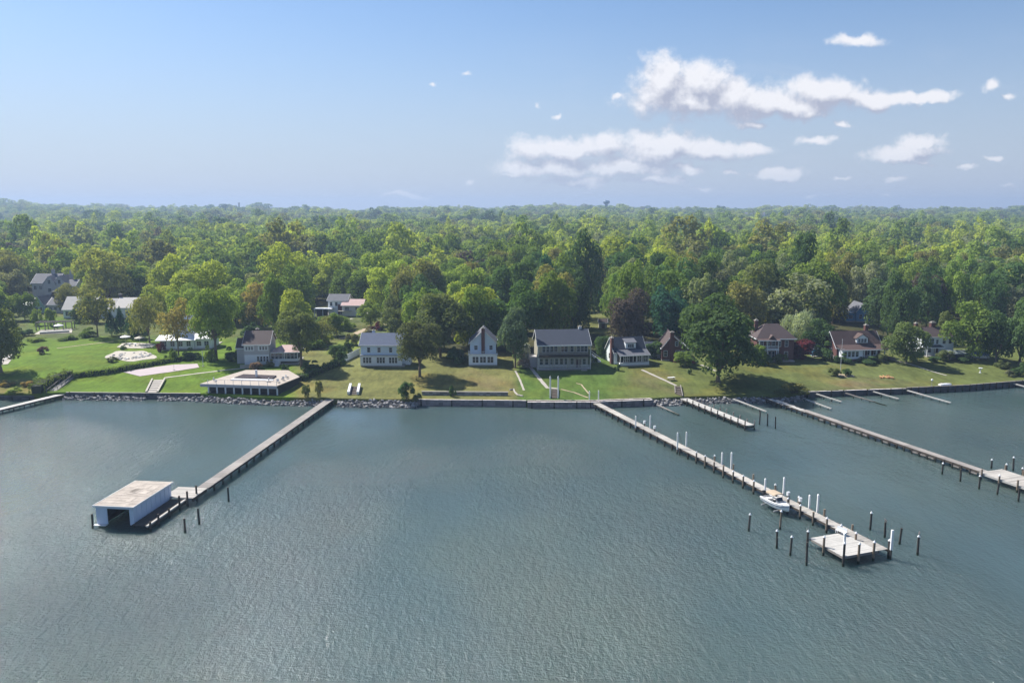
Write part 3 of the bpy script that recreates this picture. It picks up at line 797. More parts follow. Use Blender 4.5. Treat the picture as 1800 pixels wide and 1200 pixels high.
def hip_roof(t, x0, x1, y0, y1, ze, zr, mat, ov=.4, inset=3.0, name='roof'):
    mb = MB(); ym = (y0+y1)/2; A = [(x0-ov,y0-ov,ze),(x1+ov,y0-ov,ze),(x1+ov,y1+ov,ze),(x0-ov,y1+ov,ze),(x0+inset,ym,zr),(x1-inset,ym,zr)]
    B_ = [(x,y,z-.16) for x,y,z in A[:4]]
    mb.add(A + B_, [(0,1,5,4),(1,2,5),(2,3,4,5),(3,0,4),(0,6,7,1),(1,7,8,2),(2,8,9,3),(3,9,6,0),(6,9,8,7)]); r_ = mb.build(name, mat, t)
    f = MB(); f.box(x0-ov, x1+ov, y0-ov-.1, y0-ov-.012, ze-.24, ze-.01).box(x0-ov-.1, x0-ov-.012, y0-ov, y1+ov, ze-.24, ze-.01).box(x1+ov+.012, x1+ov+.1, y0-ov, y1+ov, ze-.24, ze-.01)
    f.build('fascia', M['white'], r_); return r_
WC = {}
def win(t, x, z, w, h, y, nx=1, nz=2, face='F', fr='white', name='window'):
    key = (round(w, 2), round(h, 2), nx, nz, fr)
    if key not in WC:
        f = MB(); e = .09
        f.box(-w/2-e, w/2+e, -.07, 0, -e, 0).box(-w/2-e, w/2+e, -.07, 0, h, h+e).box(-w/2-e, -w/2, -.07, 0, 0, h).box(w/2, w/2+e, -.07, 0, 0, h)
        for i in range(1, nx): xx = -w/2 + w*i/nx; f.box(xx-.035, xx+.035, -.06, 0, 0, h)
        xs = [-w/2 + w*i/nx for i in range(nx+1)]
        for j in range(1, nz):
            zz = h*j/nz
            for i in range(nx): f.box(xs[i]+.036, xs[i+1]-.036, -.058, 0, zz-.025, zz+.025)
        g_ = MB().box(-w/2+.002, w/2-.002, -.03, 0, .002, h-.002)
        WC[key] = (f.mesh('window_frame', M[fr]), g_.mesh('pane', M['glass']))
    f = link(name, WC[key][0], t); g_ = link('pane', WC[key][1], f)
    if face == 'F': f.location = (x, y - .004, z)
    else:
        f.location = (y - .004, x, z) if face == 'L' else (y + .004, x, z); f.rotation_euler = (0, 0, R(-90 if face == 'L' else 90))
    return f
def door(t, x, z, w, h, y, mat='dark_door', face='F'):
    d = MB().box(-w/2, w/2, -.06, 0, 0, h).box(-w/2-.1, -w/2-.002, -.08, 0, 0, h+.1).box(w/2+.002, w/2+.1, -.08, 0, 0, h+.1)
    d = d.build('door', M[mat], t); d.location = (x, y-.004, z)
    k = MB().box(w/2-.18, w/2-.10, -.13, -.062, h*.45, h*.45+.08).build('handle', M['metal'], d); return d
M['dark_door'] = plain('dark_door', (.08, .05, .045), .6, .1)
def chimney(t, x0, x1, y0, y1, z0, z1, mat='brick', cap='concrete'):
    c = MB().box(x0, x1, y0, y1, z0, z1).build('chimney', M[mat], t)
    MB().box(x0-.09, x1+.09, y0-.09, y1+.09, z1+.003, z1+.14).box(x0+.2, x1-.2, y0+.2, y1-.2, z1+.14, z1+.4).build('chimney_cap', M[cap], c); return c
def posts(t, xs, y, z0, z1, w=.18, mat='white', name='porch_post'):
    for x in xs: MB().box(x-w/2, x+w/2, y-w/2, y+w/2, z0, z1).build(name, M[mat], t)
def railing(t, x0, x1, y, z0, h=.95, mat='white', step=.35, name='railing', side=None):
    mb = MB()
    if side is None:
        mb.box(x0, x1, y-.04, y+.04, z0+h-.08, z0+h).box(x0, x1, y-.03, y+.03, z0+.1, z0+.16)
        n = int((x1-x0)/step)
        for i in range(n+1): xx = x0 + (x1-x0)*i/max(n,1); mb.box(xx-.025, xx+.025, y-.025, y+.025, z0, z0+h-.09)
    else:
        mb.box(side-.04, side+.04, x0, x1, z0+h-.08, z0+h).box(side-.03, side+.03, x0, x1, z0+.1, z0+.16)
        n = int((x1-x0)/step)
        for i in range(n+1): xx = x0 + (x1-x0)*i/max(n,1); mb.box(side-.025, side+.025, xx-.025, xx+.025, z0, z0+h-.09)
    return mb.build(name, M[mat], t)
def plinth(t, x0, x1, y0, y1, mat='concrete', z1=.35): return MB().box(x0, x1, y0, y1, -1.6, z1).build('foundation', M[mat], t)

# pale blue colonial with closed sun porch
t, h = place('colonial_house', 'pale blue two-storey house with slate roof and closed porch', (634, 644), (711, 645), 8.5)
plinth(t, -h, h, -.05, 8, 'concrete', .45)
wall(t, -h+.02, h-.9, .25, 8, .45, 5.9, M['blue_siding'], ('x', 4.1, 8.4)); gable_roof(t, -h+.02, h-.9, .25, 8, 5.9, 8.4, 'x', .35, M['blue_slate'], ridge=4.1)
wall(t, -h, h-.6, -.35, .245, .45, 3.05, M['white'], name='porch_wall'); MB().box(-h-.12, h-.48, -.5, .24, 3.055, 3.22).build('porch_cornice', M['metal'], t)
for cx_, n in ((-h*.68, 3), (-h*.06, 3), (h*.50, 3)):
    for i in range(n): win(t, cx_ + (i-1)*.78, 1.15, .58, 1.5, -.35)
for fx in (-.62, -.15, .38): win(t, fx*h, 3.95, .75, 1.25, .25)
wall(t, h-.9, h+1.2, 2.2, 6.5, .2, 3.0, M['siding'], name='side_wing'); MB().box(h-.89, h+1.5, 2.0, 6.7, 3.003, 3.2).build('side_wing_roof', M['slate'], t)
chimney(t, -h+2.2, -h+3.0, 5.4, 6.1, 6.0, 8.9, 'white')

# gabled cottage with brick chimney
t, h = place('cottage', 'narrow pale blue gabled cottage with brick chimney up its front', (824, 643), (874, 643), 11)
plinth(t, -h, h, 0, 11)
wall(t, -h+.35, h-.3, 1.8, 10.5, .35, 6.0, M['blue_siding'], ('y', .15, 9.3)); gable_roof(t, -h+.35, h-.3, 1.8, 10.5, 6.0, 9.3, 'y', .35, M['grey_roof'], ridge=.15)
wall(t, -h, h, 0, 1.795, .35, 3.0, M['siding'], name='porch_wall'); MB().box(-h-.15, h+.15, -.15, 1.79, 3.003, 3.15).build('porch_roof', M['white'], t)
for cx_ in (-h*.52, 0, h*.52):
    for i in (-1, 1): win(t, cx_ + i*.42, .95, .66, 1.55, 0)
railing(t, -h, h, -.02, 3.15, .8); railing(t, 0, 1.7, 0, 3.15, .8, side=-h)
chimney(t, -.42, .48, 1.25, 1.795, 3.16, 9.9)
win(t, -h*.5, 4.1, .8, 1.15, 1.8); win(t, h*.56, 4.1, .8, 1.15, 1.8); win(t, 4.2, 4.0, .8, 1.2, -h+.35, face='L')

# grey double-porch house
t, h = place('porch_house', 'large cream house with grey slate roof and two-storey porch', (945, 652), (1039, 650), 11)
plinth(t, -h, h, .6, 11)
wall(t, -h+.3, h-.3, 2.6, 11, .35, 6.7, M['cream'], ('x', 6.2, 9.8))
gable_roof(t, -h+.3, h-.3, .35, 11, 6.75, 9.85, 'x', .4, M['slate'], ridge=6.2)
MB().box(-h+.1, h-.1, .2, 2.59, .05, .34).build('porch_floor', M['grey_timber'], t); MB().box(-h+.1, h-.1, .2, 2.59, 3.45, 3.75).build('balcony_floor', M['timber'], t)
xs = [-h+.25, -h*.45, h*.12, h*.55, h-.25]
posts(t, xs, .38, .343, 3.445, mat='cream'); posts(t, [-h+.25, h-.25], .38, 3.753, 6.5, mat='cream', name='balcony_post')
railing(t, -h+.4, h-.4, .38, .345, .95, 'white'); railing(t, -h+.4, h-.4, .38, 3.755, .9, 'timber', name='balcony_railing')
for i, fx in enumerate((-.78, -.62, -.46, -.30, -.02, .12, .36, .62, .78, .92)): win(t, fx*h*.93, 4.5, .80, 1.55, 2.6)
for fx in (-.82, -.62, -.42, -.24, -.06, .12, .34): win(t, fx*h, 1.15, .85, 1.6, 2.6)
door(t, h*.58, .36, 1.0, 2.1, 2.6); win(t, h*.8, 1.1, .9, 1.5, 2.6)
chimney(t, h*.66, h*.66+.8, 6.3, 7.1, 9.0, 10.5, 'white'); MB().box(h*.38, h*.38+.9, 3.7, 4.7, 8.35, 8.55).build('roof_hatch', M['black'], t)
MB().box(-h-1.6, -h+.28, 4.0, 9, 0, 2.9).build('side_porch', M['grey_siding'], t); MB().box(h*.62, h*.62+1.5, -.8, -.1, -.3, .22).build('step', M['concrete'], t)
for sx in (-1, 1): MB().tube([(sx*(h-.1), .3, 0), (sx*(h-.1), .3, 6.3)], .06, 6).build('downpipe', M['white'], t)

# white dormer house
t, h = place('dormer_house', 'small white house with slate dormer roof and glazed porch', (1088, 643), (1143, 643), 9.5, 9)
plinth(t, -h, h, 0, 9)
wall(t, -h-.7, h-.3, 2.3, 9.2, .35, 3.5, M['siding'], ('x', 5.6, 7.0)); gable_roof(t, -h-.7, h-.3, 2.3, 9.2, 3.5, 7.0, 'x', .3, M['slate'], ridge=5.6)
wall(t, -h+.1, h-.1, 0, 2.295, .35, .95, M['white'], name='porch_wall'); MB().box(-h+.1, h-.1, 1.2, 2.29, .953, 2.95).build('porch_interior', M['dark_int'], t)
posts(t, [-h+.2, -h*.1, h*.12, h*.5, h-.2], .1, .953, 3.0, .16); shed_roof(t, -h+.1, h-.1, 0, 2.6, 3.0, 3.95, M['grey_roof'])
for cx_ in (-.55, .31, .75): win(t, cx_*h, 1.15, h*.36 if cx_ < 0 else h*.26, 1.7, .12, 3 if cx_ < 0 else 2, 2)
dm = MB().box(-1.55, 1.35, 2.95, 5.4, 4.0, 5.9).build('dormer', M['siding'], t); MB().prism([(2.7, 5.9), (5.5, 6.75), (5.5, 6.87), (2.7, 6.02)], 'x', -1.8, 1.6).build('dormer_roof', M['grey_roof'], dm)
win(t, -.1, 4.55, 1.7, 1.0, 2.95, 3, 1); chimney(t, -h-1.35, -h-.72, 3.1, 4.2, -.8, 7.3); win(t, 6.2, 1.3, .8, 1.4, -h-.7, face='L')
MB().box(-h-.3, -h+.08, -.2, .9, 0, .7).build('porch_step', M['white'], t)

# brick gable behind the shade tree
t, h = place('brick_cottage', 'red brick gabled cottage with front chimney, half hidden by the shade tree', (1163, 634), (1207, 634), 10)
plinth(t, -h, h, 0, 10); wall(t, -h, h, 0, 10, .35, 3.6, M['brick'], ('y', -.7, 7.2)); gable_roof(t, -h, h, 0, 10, 3.6, 7.2, 'y', .25, M['maroon_roof'], ridge=-.7)
chimney(t, -1.35, -.35, -.75, -.004, -.6, 8.0)
win(t, -2.4, 1.3, .9, 1.5, 0); win(t, .9, 1.3, 1.0, 1.6, 0); win(t, .55, 4.2, .7, 1.2, 0); win(t, 2.4, 1.3, .9, 1.5, 0)
wall(t, -h-4.5, -h-.004, 3.5, 9, -.3, 2.7, M['grey_siding'], name='side_wing'); MB().prism([(3.2, 2.7), (6.2, 4.4), (9.3, 2.7)], 'x', -h-4.8, -h-.01).build('side_wing_roof', M['slate'], t)

# brick house with white porches
t, h = place('brick_house', 'brick house with brown hipped roof and white two-storey porch', (1332, 636), (1397, 636), 10)
plinth(t, -h, h, 0, 10); wall(t, -h, h, 1.5, 10, .35, 6.3, M['brick']); hip_roof(t, -h, h, 1.2, 10.2, 6.35, 9.9, M['maroon_roof'], .5, 3.2)
MB().box(-h, .6, 0, 1.495, 3.2, 3.5).build('balcony_floor', M['white'], t); posts(t, [-h+.2, -h*.5, 0, .4], .15, .35, 3.195); posts(t, [-h+.2, -h*.5, .4], .15, 3.503, 5.95, name='balcony_post')
railing(t, -h+.1, .55, .15, 3.503, 1.0, step=.2, name='balcony_railing'); shed_roof(t, -h, .5, 0, 1.5, 6.0, 6.5, M['red_roof'])
for fx in (-.85, -.66, -.47, -.28, -.09): win(t, fx*h, .9, .62, 1.8, 1.5)
for fx in (-.75, -.4, -.1): win(t, fx*h, 4.0, .9, 1.8, 1.5)
win(t, h*.22, 4.1, .7, 1.6, 1.5); win(t, h*.6, 4.1, .8, 1.6, 1.5); win(t, h*.6, 1.1, .9, 1.5, 1.5)
MB().prism([(-h*.25-1.1, 6.2), (-h*.25+1.1, 6.2), (-h*.25, 7.4)], 'y', .2, 4).build('small_gable', M['red_roof'], t); chimney(t, -h+.5, -h+1.4, 6, 7, 7, 10.6)
wall(t, h+.004, h+4, 4, 9, .1, 3, M['brick'], name='side_wing'); MB().prism([(3.7, 3), (6.5, 4.5), (9.3, 3)], 'x', h+.01, h+4.3).build('side_wing_roof', M['maroon_roof'], t)

# bungalow
t, h = place('bungalow', 'brick bungalow with rust-red roof, white dormer and wide porch', (1478, 634), (1560, 634), 10, 6)
plinth(t, -h, h, 0, 10, 'brick', .5); wall(t, -h-.4, h-.5, 2.4, 10, .5, 3.7, M['brick'], ('x', 5.9, 7.4))
gable_roof(t, -h-.4, h-.5, 2.4, 10, 3.75, 7.45, 'x', .5, M['red_roof'], ridge=5.9)
MB().box(-h+.1, h-.1, .1, 2.39, .503, .62).build('porch_floor', M['grey_timber'], t); shed_roof(t, -h-.1, h-.1, 0, 2.6, 3.2, 4.05, M['red_roof'], .4)
posts(t, [h*.0, h*.27, h*.55, h*.93], .25, .623, 3.15, .26); railing(t, 0, h-.2, .3, .623, .85)
wall(t, -h+.1, -.4, .15, 2.38, .623, 3.1, M['siding'], name='sun_room')
for i in range(4): win(t, -h+.95+i*1.15, 1.2, .8, 1.45, .15)
for fx in (.14, .42, .72): win(t, fx*h, 1.2, 1.0, 1.5, 2.4)
dm = wall(t, -.9, 2.5, 3.0, 6, 4.4, 5.9, M['siding'], ('y', .8, 7.0), 'dormer'); gable_roof(dm, -.9, 2.5, 3.0, 6, 5.9, 7.0, 'y', .3, M['red_roof'], name='dormer_roof', fascia=False)
for i in range(3): win(t, -.1+i*.9, 4.75, .66, 1.0, 3.0)
chimney(t, h*.52, h*.52+.9, 6.2, 7.1, 6.6, 9.0); win(t, 5.5, 1.4, 1.2, 1.4, -h-.4, 2, face='L')

# blue house in the trees
t, h = place('blue_house', 'deep blue gabled house with white trim among the trees', (1488, 566), (1536, 566), 9)
plinth(t, -h, h, 0, 9); wall(t, -h*.3, h*.62, 0, 9, .35, 4.2, M['teal_siding'], ('y', h*.16, 6.8)); gable_roof(t, -h*.3, h*.62, 0, 9, 4.2, 6.8, 'y', .4, M['grey_roof'], ridge=h*.16)
wall(t, -h, -h*.3-.004, 1, 7, .35, 3.2, M['teal_siding'], name='side_wing'); MB().box(-h-.3, -h*.3-.3, .7, 7.3, 3.203, 3.4).build('side_wing_roof', M['white'], t)
wall(t, h*.62+.004, h, 1, 7, .35, 3.0, M['teal_siding'], name='side_porch'); MB().box(h*.62+.42, h+.3, .7, 7.3, 3.003, 3.2).build('porch_roof', M['grey_roof'], t)
win(t, h*.0, 1.3, 1.0, 1.5, 0); win(t, h*.4, 1.3, 1.2, 1.7, 0, 2); win(t, h*.16, 4.4, .8, 1.0, 0); win(t, -h*.65, 1.2, 1.4, 1.2, 1, 3); win(t, h*.8, 1.2, 1.3, 1.3, 1, 2)

# maroon-roofed white house on the right
t, h = place('white_house', 'white house with maroon roof and two brick chimneys by a tarpaulin', (1627, 627), (1686, 627), 9, 7)
plinth(t, -h, h, 0, 9); wall(t, -h, h, 2, 9, .35, 5.6, M['siding'], ('x', 5.6, 7.7)); gable_roof(t, -h, h, 2, 9, 5.6, 7.7, 'x', .4, M['maroon_roof'], ridge=5.6)
chimney(t, -h+.2, -h+1.0, 6, 6.8, 6, 8.9); chimney(t, .2, 1.6, 5.8, 6.8, 6.5, 9.0)
win(t, -h*.45, 3.5, 1.3, 1.5, 2, 2); win(t, h*.35, 3.5, .9, 1.5, 2); win(t, h*.75, 3.5, .9, 1.5, 2); win(t, -h*.1, 3.5, .7, 1.2, 2)
MB().box(-h, h*.1, .2, 1.99, .2, .34).build('porch_floor', M['grey_timber'], t); posts(t, [-h+.2, -h*.45, 0], .35, .343, 2.75); shed_roof(t, -h, .2, .2, 2, 2.75, 3.1, M['slate'])
win(t, -h*.6, 1.1, 1.3, 1.4, 2, 2); door(t, -h*.12, .36, 1, 2, 2); railing(t, -h+.2, 0, .3, .343, .8)
q = G(1682, 630); c = thing('tarpaulin_shelter', 'long low shelter under a grey-green tarpaulin beside the maroon-roofed white house', 'shelter', q, R(4))
MB().prism([(-1.9, 1.5), (-1.9, 1.75), (0, 2.5), (1.9, 1.75), (1.9, 1.5), (0, 2.2)], 'x', -3.3, 3.3).build('tarpaulin', M['greytarp'], c); MB().box(-3.1, 3.1, -1.6, 1.6, 0, 1.1).build('covered_load', M['dark_int'], c)
for sx in (-3.1, 3.1):
    for sy in (-1.75, 1.75): MB().tube([(sx, sy, -.3), (sx, sy, 1.6)], .06, 6).build('pole', M['metal'], c)
q = G(1722, 629); c = thing('covered_boat', 'boat on land under a blue tarpaulin beside the grey-green shelter', 'boat', q, R(-35))
bm_ = MB(); st = [(-2.6, .3, .5), (-1.6, .95, .9), (0, 1.15, 1.1), (1.4, 1.0, 1.0), (2.4, .8, .8)]
for (xa, wa, ha), (xb, wb, hb) in zip(st[:-1], st[1:]):
    ra = [(xa, -wa, .9), (xa, 0, .9+ha), (xa, wa, .9)]; rb = [(xb, -wb, .9), (xb, 0, .9+hb), (xb, wb, .9)]
    bm_.add(ra + rb, [(0, 3, 4, 1), (1, 4, 5, 2)])
bm_.build('tarpaulin', M['bluetarp'], c); MB().prism([(-2.7, .9), (2.4, .9), (2.4, .3), (-2, .3)], 'y', -.75, .75).build('hull', M['gelcoat'], c); MB().box(-1.5, 1.8, -.6, .6, 0, .29).build('trailer', M['metal'], c)

# maroon-roofed house with sunroom porch
t, h = place('maroon_roofed_house', 'white house with maroon roof, sunroom porch and outside stair', (430, 643), (524, 641), 10)
A0, A1 = -h, -h*.06
plinth(t, A0, h, .2, 10); wall(t, A0, A1, 0, 9, .35, 5.8, M['grey_siding'], ('x', 4.6, 8.7)); gable_roof(t, A0, A1, 0, 9, 5.8, 8.7, 'x', .35, M['maroon_roof'], ridge=4.6)
wall(t, A0-2.6, A0-.004, 3, 8.5, .1, 4.4, M['grey_siding'], ('x', 5.7, 6.6), 'side_wing'); gable_roof(t, A0-2.6, A0-.4, 3, 8.5, 4.4, 6.6, 'x', .25, M['maroon_roof'], name='side_wing_roof', ridge=5.7)
MB().box(A0+.1, A1-.1, -.08, -.004, .4, 3.0).build('white_cladding', M['white'], t)
MB().box(A0+.15, A0+2.75, -.05, -.006, 4.05, 5.5).box(A0+3.7, A1-.2, -.05, -.006, 4.05, 5.5).build('window_surround', M['white'], t)
for i in range(3): win(t, A0+.75+i*.72, 4.35, .46, .85, -.05); win(t, A1-2.25+i*.75, 4.35, .46, .85, -.05)
for fx in (.55, .68, .80, .92): win(t, A0+(A1-A0)*fx, 1.2, .5, 1.35, -.08)
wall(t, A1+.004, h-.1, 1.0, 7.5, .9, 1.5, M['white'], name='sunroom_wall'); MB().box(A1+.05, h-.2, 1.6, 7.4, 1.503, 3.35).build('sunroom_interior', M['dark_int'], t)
n = 7
for i in range(n): win(t, A1+.65+i*(h-A1-1.2)/(n-1), 1.6, .72, 1.6, 1.05)
posts(t, [A1+.15, (A1+h)/2, h-.25], 1.06, 1.503, 3.4, .2)
hip_roof(t, A1+.5, h-.1, 1.0, 7.5, 3.45, 4.9, M['pink_roof'], .35, 2.2, 'sunroom_roof')
st_ = MB()
for i in range(8): st_.box(A1+1.3, A1+2.6, -1.6+i*.32, -1.6+(i+1)*.32-.01, -.1, .1+i*.13)
st_.build('stair', M['white'], t); railing(t, -1.6, .9, 0, .3, 1.0, side=A1+1.2, name='stair_railing'); railing(t, -1.6, .9, 0, .3, 1.0, side=A1+2.7, name='stair_railing')
MB().box(A0-.6, A0+4.1, -2.6, -2.3, -1.6, .75).box(A0+3.8, A0+4.1, -2.29, -.1, -1.6, 1.6).build('retaining_wall', M['pale_stone'], t)
chimney(t, A0+2, A0+2.8, 6, 6.8, 6.5, 9.0)

# house with pink-roofed wing behind
t, h = place('pink_roofed_house', 'white house with dark main roof, pink-roofed wing and white porch canopy', (556, 556), (640, 556), 11)
plinth(t, -h, h, 0, 11); wall(t, -h*.55, h*.25, 2, 10, .35, 6.0, M['siding'], ('x', 6, 8.0)); gable_roof(t, -h*.55, h*.25, 2, 10, 6.0, 8.0, 'x', .4, M['grey_roof'])
wall(t, h*.1, h*.95, -.5, 7, .35, 4.4, M['pale_grey'], ('x', 3.2, 6.3), 'side_wing'); gable_roof(t, h*.1, h*.95, -.5, 7, 4.4, 6.3, 'x', .4, M['pink_roof'], name='side_wing_roof')
MB().box(-h*.14, h*.09, 1.9, 1.995, .4, 4.5).build('brick_panel', M['brick'], t)
for fx in (-.42, -.2): win(t, fx*h, 3.9, .9, 1.4, 2)
win(t, h*.3, 2.6, 1.6, 1.1, -.5, 3); win(t, h*.06, .6, 1.6, 1.3, 1.9, 3); win(t, h*.7, 2.6, .8, 1.1, -.5)
MB().box(-h*1.05, -h*.3, -2.5, 1.99, 3.0, 3.2).build('porch_canopy', M['white'], t); posts(t, [-h*1.0, -h*.65, -h*.34], -2.3, -.5, 2.997, .22); MB().box(-h*.05, h*.5, -1.6, -.51, 2.2, 2.35).build('awning', M['cream'], t)
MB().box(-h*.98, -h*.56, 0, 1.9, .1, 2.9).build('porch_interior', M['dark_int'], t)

# little red house
t, h = place('red_house', 'little red brick house with white window at the garden end', (672, 568), (692, 568), 6)
plinth(t, -h, h, 0, 6); wall(t, -h, h, 0, 6, .35, 3.6, M['brick'], ('y', 0, 5.6)); gable_roof(t, -h, h, 0, 6, 3.6, 5.6, 'y', .3, M['pink_roof']); win(t, 0, 1.4, .9, 1.3, 0); win(t, 0, 3.7, .6, .8, 0)

# white-roofed house among thin trees
t, h = place('white_roofed_house', 'low white house with white metal roof behind thin trees', (276, 616), (371, 614), 13)
plinth(t, -h, h, 0, 13); wall(t, -h*.55, h*.2, 4, 13, .35, 5.2, M['siding'], ('y', -h*.17, 9.2)); gable_roof(t, -h*.55, h*.2, 4, 13, 5.2, 9.2, 'y', .4, M['white_roof'])
wall(t, -h*.9, h*.35, .8, 3.995, .35, 2.9, M['siding'], name='porch_wall'); shed_roof(t, -h, h*.4, 0, 4, 2.95, 3.9, M['white_roof'])
wall(t, h*.36, h, 1.2, 9, .35, 3.2, M['siding'], ('x', 5.1, 5.0), 'side_wing'); gable_roof(t, h*.36, h, 1.2, 9, 3.2, 5.0, 'x', .3, M['white_roof'], name='side_wing_roof')
for fx in (-.75, -.45, -.15, .15): win(t, fx*h, 1.1, 1.1, 1.4, .8, 2)
for fx in (.52, .8): win(t, fx*h, 1.1, 1.2, 1.3, 1.2, 2)
win(t, -h*.17, 5.4, 1.0, 1.5, 4, 2)

# long pale-roofed house, two ranges
t, h = place('pale_roofed_house', 'long white house with pale cream roof and dark chimneys', (112, 560), (250, 560), 10)
plinth(t, -h, h, 0, 10); wall(t, -h, -h*.22, 0, 9, .35, 3.6, M['siding'], ('x', 4.5, 7.8)); gable_roof(t, -h, -h*.22, 0, 9, 3.6, 7.8, 'x', .35, M['pale_roof'])
wall(t, -h*.22+.4, h*.3, 1.5, 9, .35, 3.6, M['siding'], ('x', 5.2, 7.0), 'middle_wing'); gable_roof(t, -h*.22+.8, h*.3, 1.5, 9, 3.6, 7.0, 'x', .3, M['pale_roof'], name='middle_roof')
wall(t, h*.3+.4, h, 0, 9, .35, 4.2, M['siding'], ('x', 4.5, 7.4), 'end_wing'); gable_roof(t, h*.3+.8, h, 0, 9, 4.2, 7.4, 'x', .35, M['pale_roof'], name='end_roof')
chimney(t, -h*.2, -h*.2+1.2, 5, 6, 5, 8.8, 'maroon_roof'); chimney(t, h*.28, h*.28+1.0, 5, 6, 5, 8.6, 'maroon_roof')
for fx in (-.9, -.75, -.6, -.42): win(t, fx*h, 1.2, 1.1, 1.5, 0, 2)
for fx in (.45, .62, .8, .93): win(t, fx*h, 1.3, 1.0, 1.5, 0, 2)
door(t, -h*.3, .36, 1, 2.1, 0)

# grey mansion
t, h = place('grey_mansion', 'tall grey house with many-gabled grey roof and chimneys behind the trees', (58, 522), (132, 522), 13)
plinth(t, -h, h, 0, 13); wall(t, -h, h*.2, 0, 12, .35, 6.5, M['pale_grey'], ('x', 6, 10.2)); gable_roof(t, -h, h*.2, 0, 12, 6.5, 10.2, 'x', .4, M['grey_roof'])
for xc, n in ((-h*.1, 0), (h*.35, 1)):
    wall(t, xc-2.6, xc+2.6, -1.5+n*.7, 9, .2, 6.3, M['pale_grey'], ('y', xc, 9.6), 'gable_wing'); gable_roof(t, xc-2.6, xc+2.6, -1.5+n*.7, 9, 6.3, 9.6, 'y', .35, M['grey_roof'], name='gable_roof'); win(t, xc, 6.3, 1.1, 1.6, -1.5+n*.7, 2); win(t, xc, 2.5, 1.4, 1.7, -1.5+n*.7, 3)
wall(t, h*.56, h, 1, 10, .35, 5, M['pale_grey'], ('x', 5.5, 7.5), 'end_wing'); gable_roof(t, h*.62, h, 1, 10, 5, 7.5, 'x', .3, M['grey_roof'], name='end_roof')
chimney(t, -h*.3, -h*.3+1.2, 5.5, 6.7, 9, 12.0, 'grey_siding'); chimney(t, h*.5, h*.5+1.2, 7, 8, 8, 11.5, 'grey_siding')
for fx in (-.85, -.6): win(t, fx*h, 3.6, 1.0, 1.6, 0, 2)

# bluish gabled house
t, h = place('gabled_house', 'house with dark bluish front gable and grey roof in the wood', (232, 530), (283, 530), 10)
plinth(t, -h, h, 0, 10); wall(t, -h, h, 2, 10, .35, 4.2, M['grey_siding'], ('x', 6, 7.4)); gable_roof(t, -h, h, 2, 10, 4.2, 7.4, 'x', .4, M['slate'])
wall(t, -h*.45, h*.45, -.5, 6, .35, 4.0, M['teal_siding'], ('y', 0, 7.6), 'front_gable'); gable_roof(t, -h*.45, h*.45, -.5, 6, 4.0, 7.6, 'y', .4, M['slate'], name='gable_roof'); win(t, 0, 4.2, 1.0, 1.2, -.5, 2); win(t, -1.2, 1.2, 1.0, 1.4, -.5); win(t, 1.2, 1.2, 1.0, 1.4, -.5)

# turquoise house
t, h = place('turquoise_house', 'low pale turquoise house with grey and white roofs at the left', (38, 551), (108, 551), 10)
plinth(t, -h, h, 0, 10); wall(t, -h, -h*.4, 1, 8, .35, 3.2, M['siding'], ('x', 4.5, 5.4)); gable_roof(t, -h, -h*.4, 1, 8, 3.2, 5.4, 'x', .3, M['white_roof'])
M['aqua'] = plain('aqua_siding', (.25, .42, .45), .6, .1)
wall(t, -h*.4+.35, h*.15, 0, 9, .35, 3.6, M['aqua'], ('y', -h*.12, 6.6), 'middle_wing'); gable_roof(t, -h*.4+.35, h*.15, 0, 9, 3.6, 6.6, 'y', .3, M['grey_roof'], name='middle_roof')
wall(t, h*.2, h, 1, 9, .35, 3.4, M['grey_siding'], ('x', 5, 6.0), 'end_wing'); gable_roof(t, h*.28, h, 1, 9, 3.4, 6.0, 'x', .3, M['grey_roof'], name='end_roof'); chimney(t, h*.2, h*.2+1.3, 5, 6, 5, 8, 'maroon_roof')
for fx, yy in ((-.8, 1), (-.6, 1), (-.22, 0), (0, 0), (.4, 1), (.65, 1), (.88, 1)): win(t, fx*h, 1.3, 1.0, 1.2, yy, 2)

# garden shed in the clearing, and the pale house hidden behind the round dark tree
t, h = place('garden_shed', 'small dark-roofed shed at the edge of the back clearing', (1053, 577), (1067, 577), 3, 0, 'shed', None)
wall(t, -h, h, 0, 3, -.5, 2.0, M['cream'], ('x', 1.5, 3.0)); gable_roof(t, -h, h, 0, 3, 2.0, 3.0, 'x', .25, M['maroon_roof']); door(t, 0, .05, .9, 1.8, 0)
t, h = place('hidden_house', 'pale house glimpsed through the trees behind the brick-chimney cottage', (880, 590), (925, 590), 8)
plinth(t, -h, h, 0, 8); wall(t, -h, h, 0, 8, .35, 4.2, M['siding'], ('x', 4, 6.8)); gable_roof(t, -h, h, 0, 8, 4.2, 6.8, 'x', .35, M['grey_roof'])
for fx in (-.6, 0, .6): win(t, fx*h, 1.4, 1.0, 1.5, 0, 2)
t, h = place('teal_shed', 'small teal shed with pale plank deck beside the maroon bush', (1429, 626), (1447, 626), 4, 0, 'shed', None)
wall(t, -h, h, 0, 4, -.4, 2.2, M['teal_siding'], ('x', 2, 3.1)); gable_roof(t, -h, h, 0, 4, 2.2, 3.1, 'x', .25, M['slate']); win(t, 0, .8, 1.1, 1.0, 0, 2)
MB().box(-h-.5, h+.5, -1.6, -.02, -.6, .3).build('plank_deck', M['pale_deck'], t)
# far white house on the hill
t, h = place('hilltop_house', 'far white house with grey roof on the wooded rise', (1308, 393), (1342, 393), 14)
plinth(t, -h, h, 0, 14); wall(t, -h, h, 0, 14, .35, 9, M['siding'], ('x', 7, 15)); gable_roof(t, -h, h, 0, 14, 9, 15, 'x', .6, M['grey_roof'], th=.4)
for fx in (-.7, -.3, .1, .5, .8): win(t, fx*h, 4.5, 2.2, 3, 0, 2)
t.location.z += 9
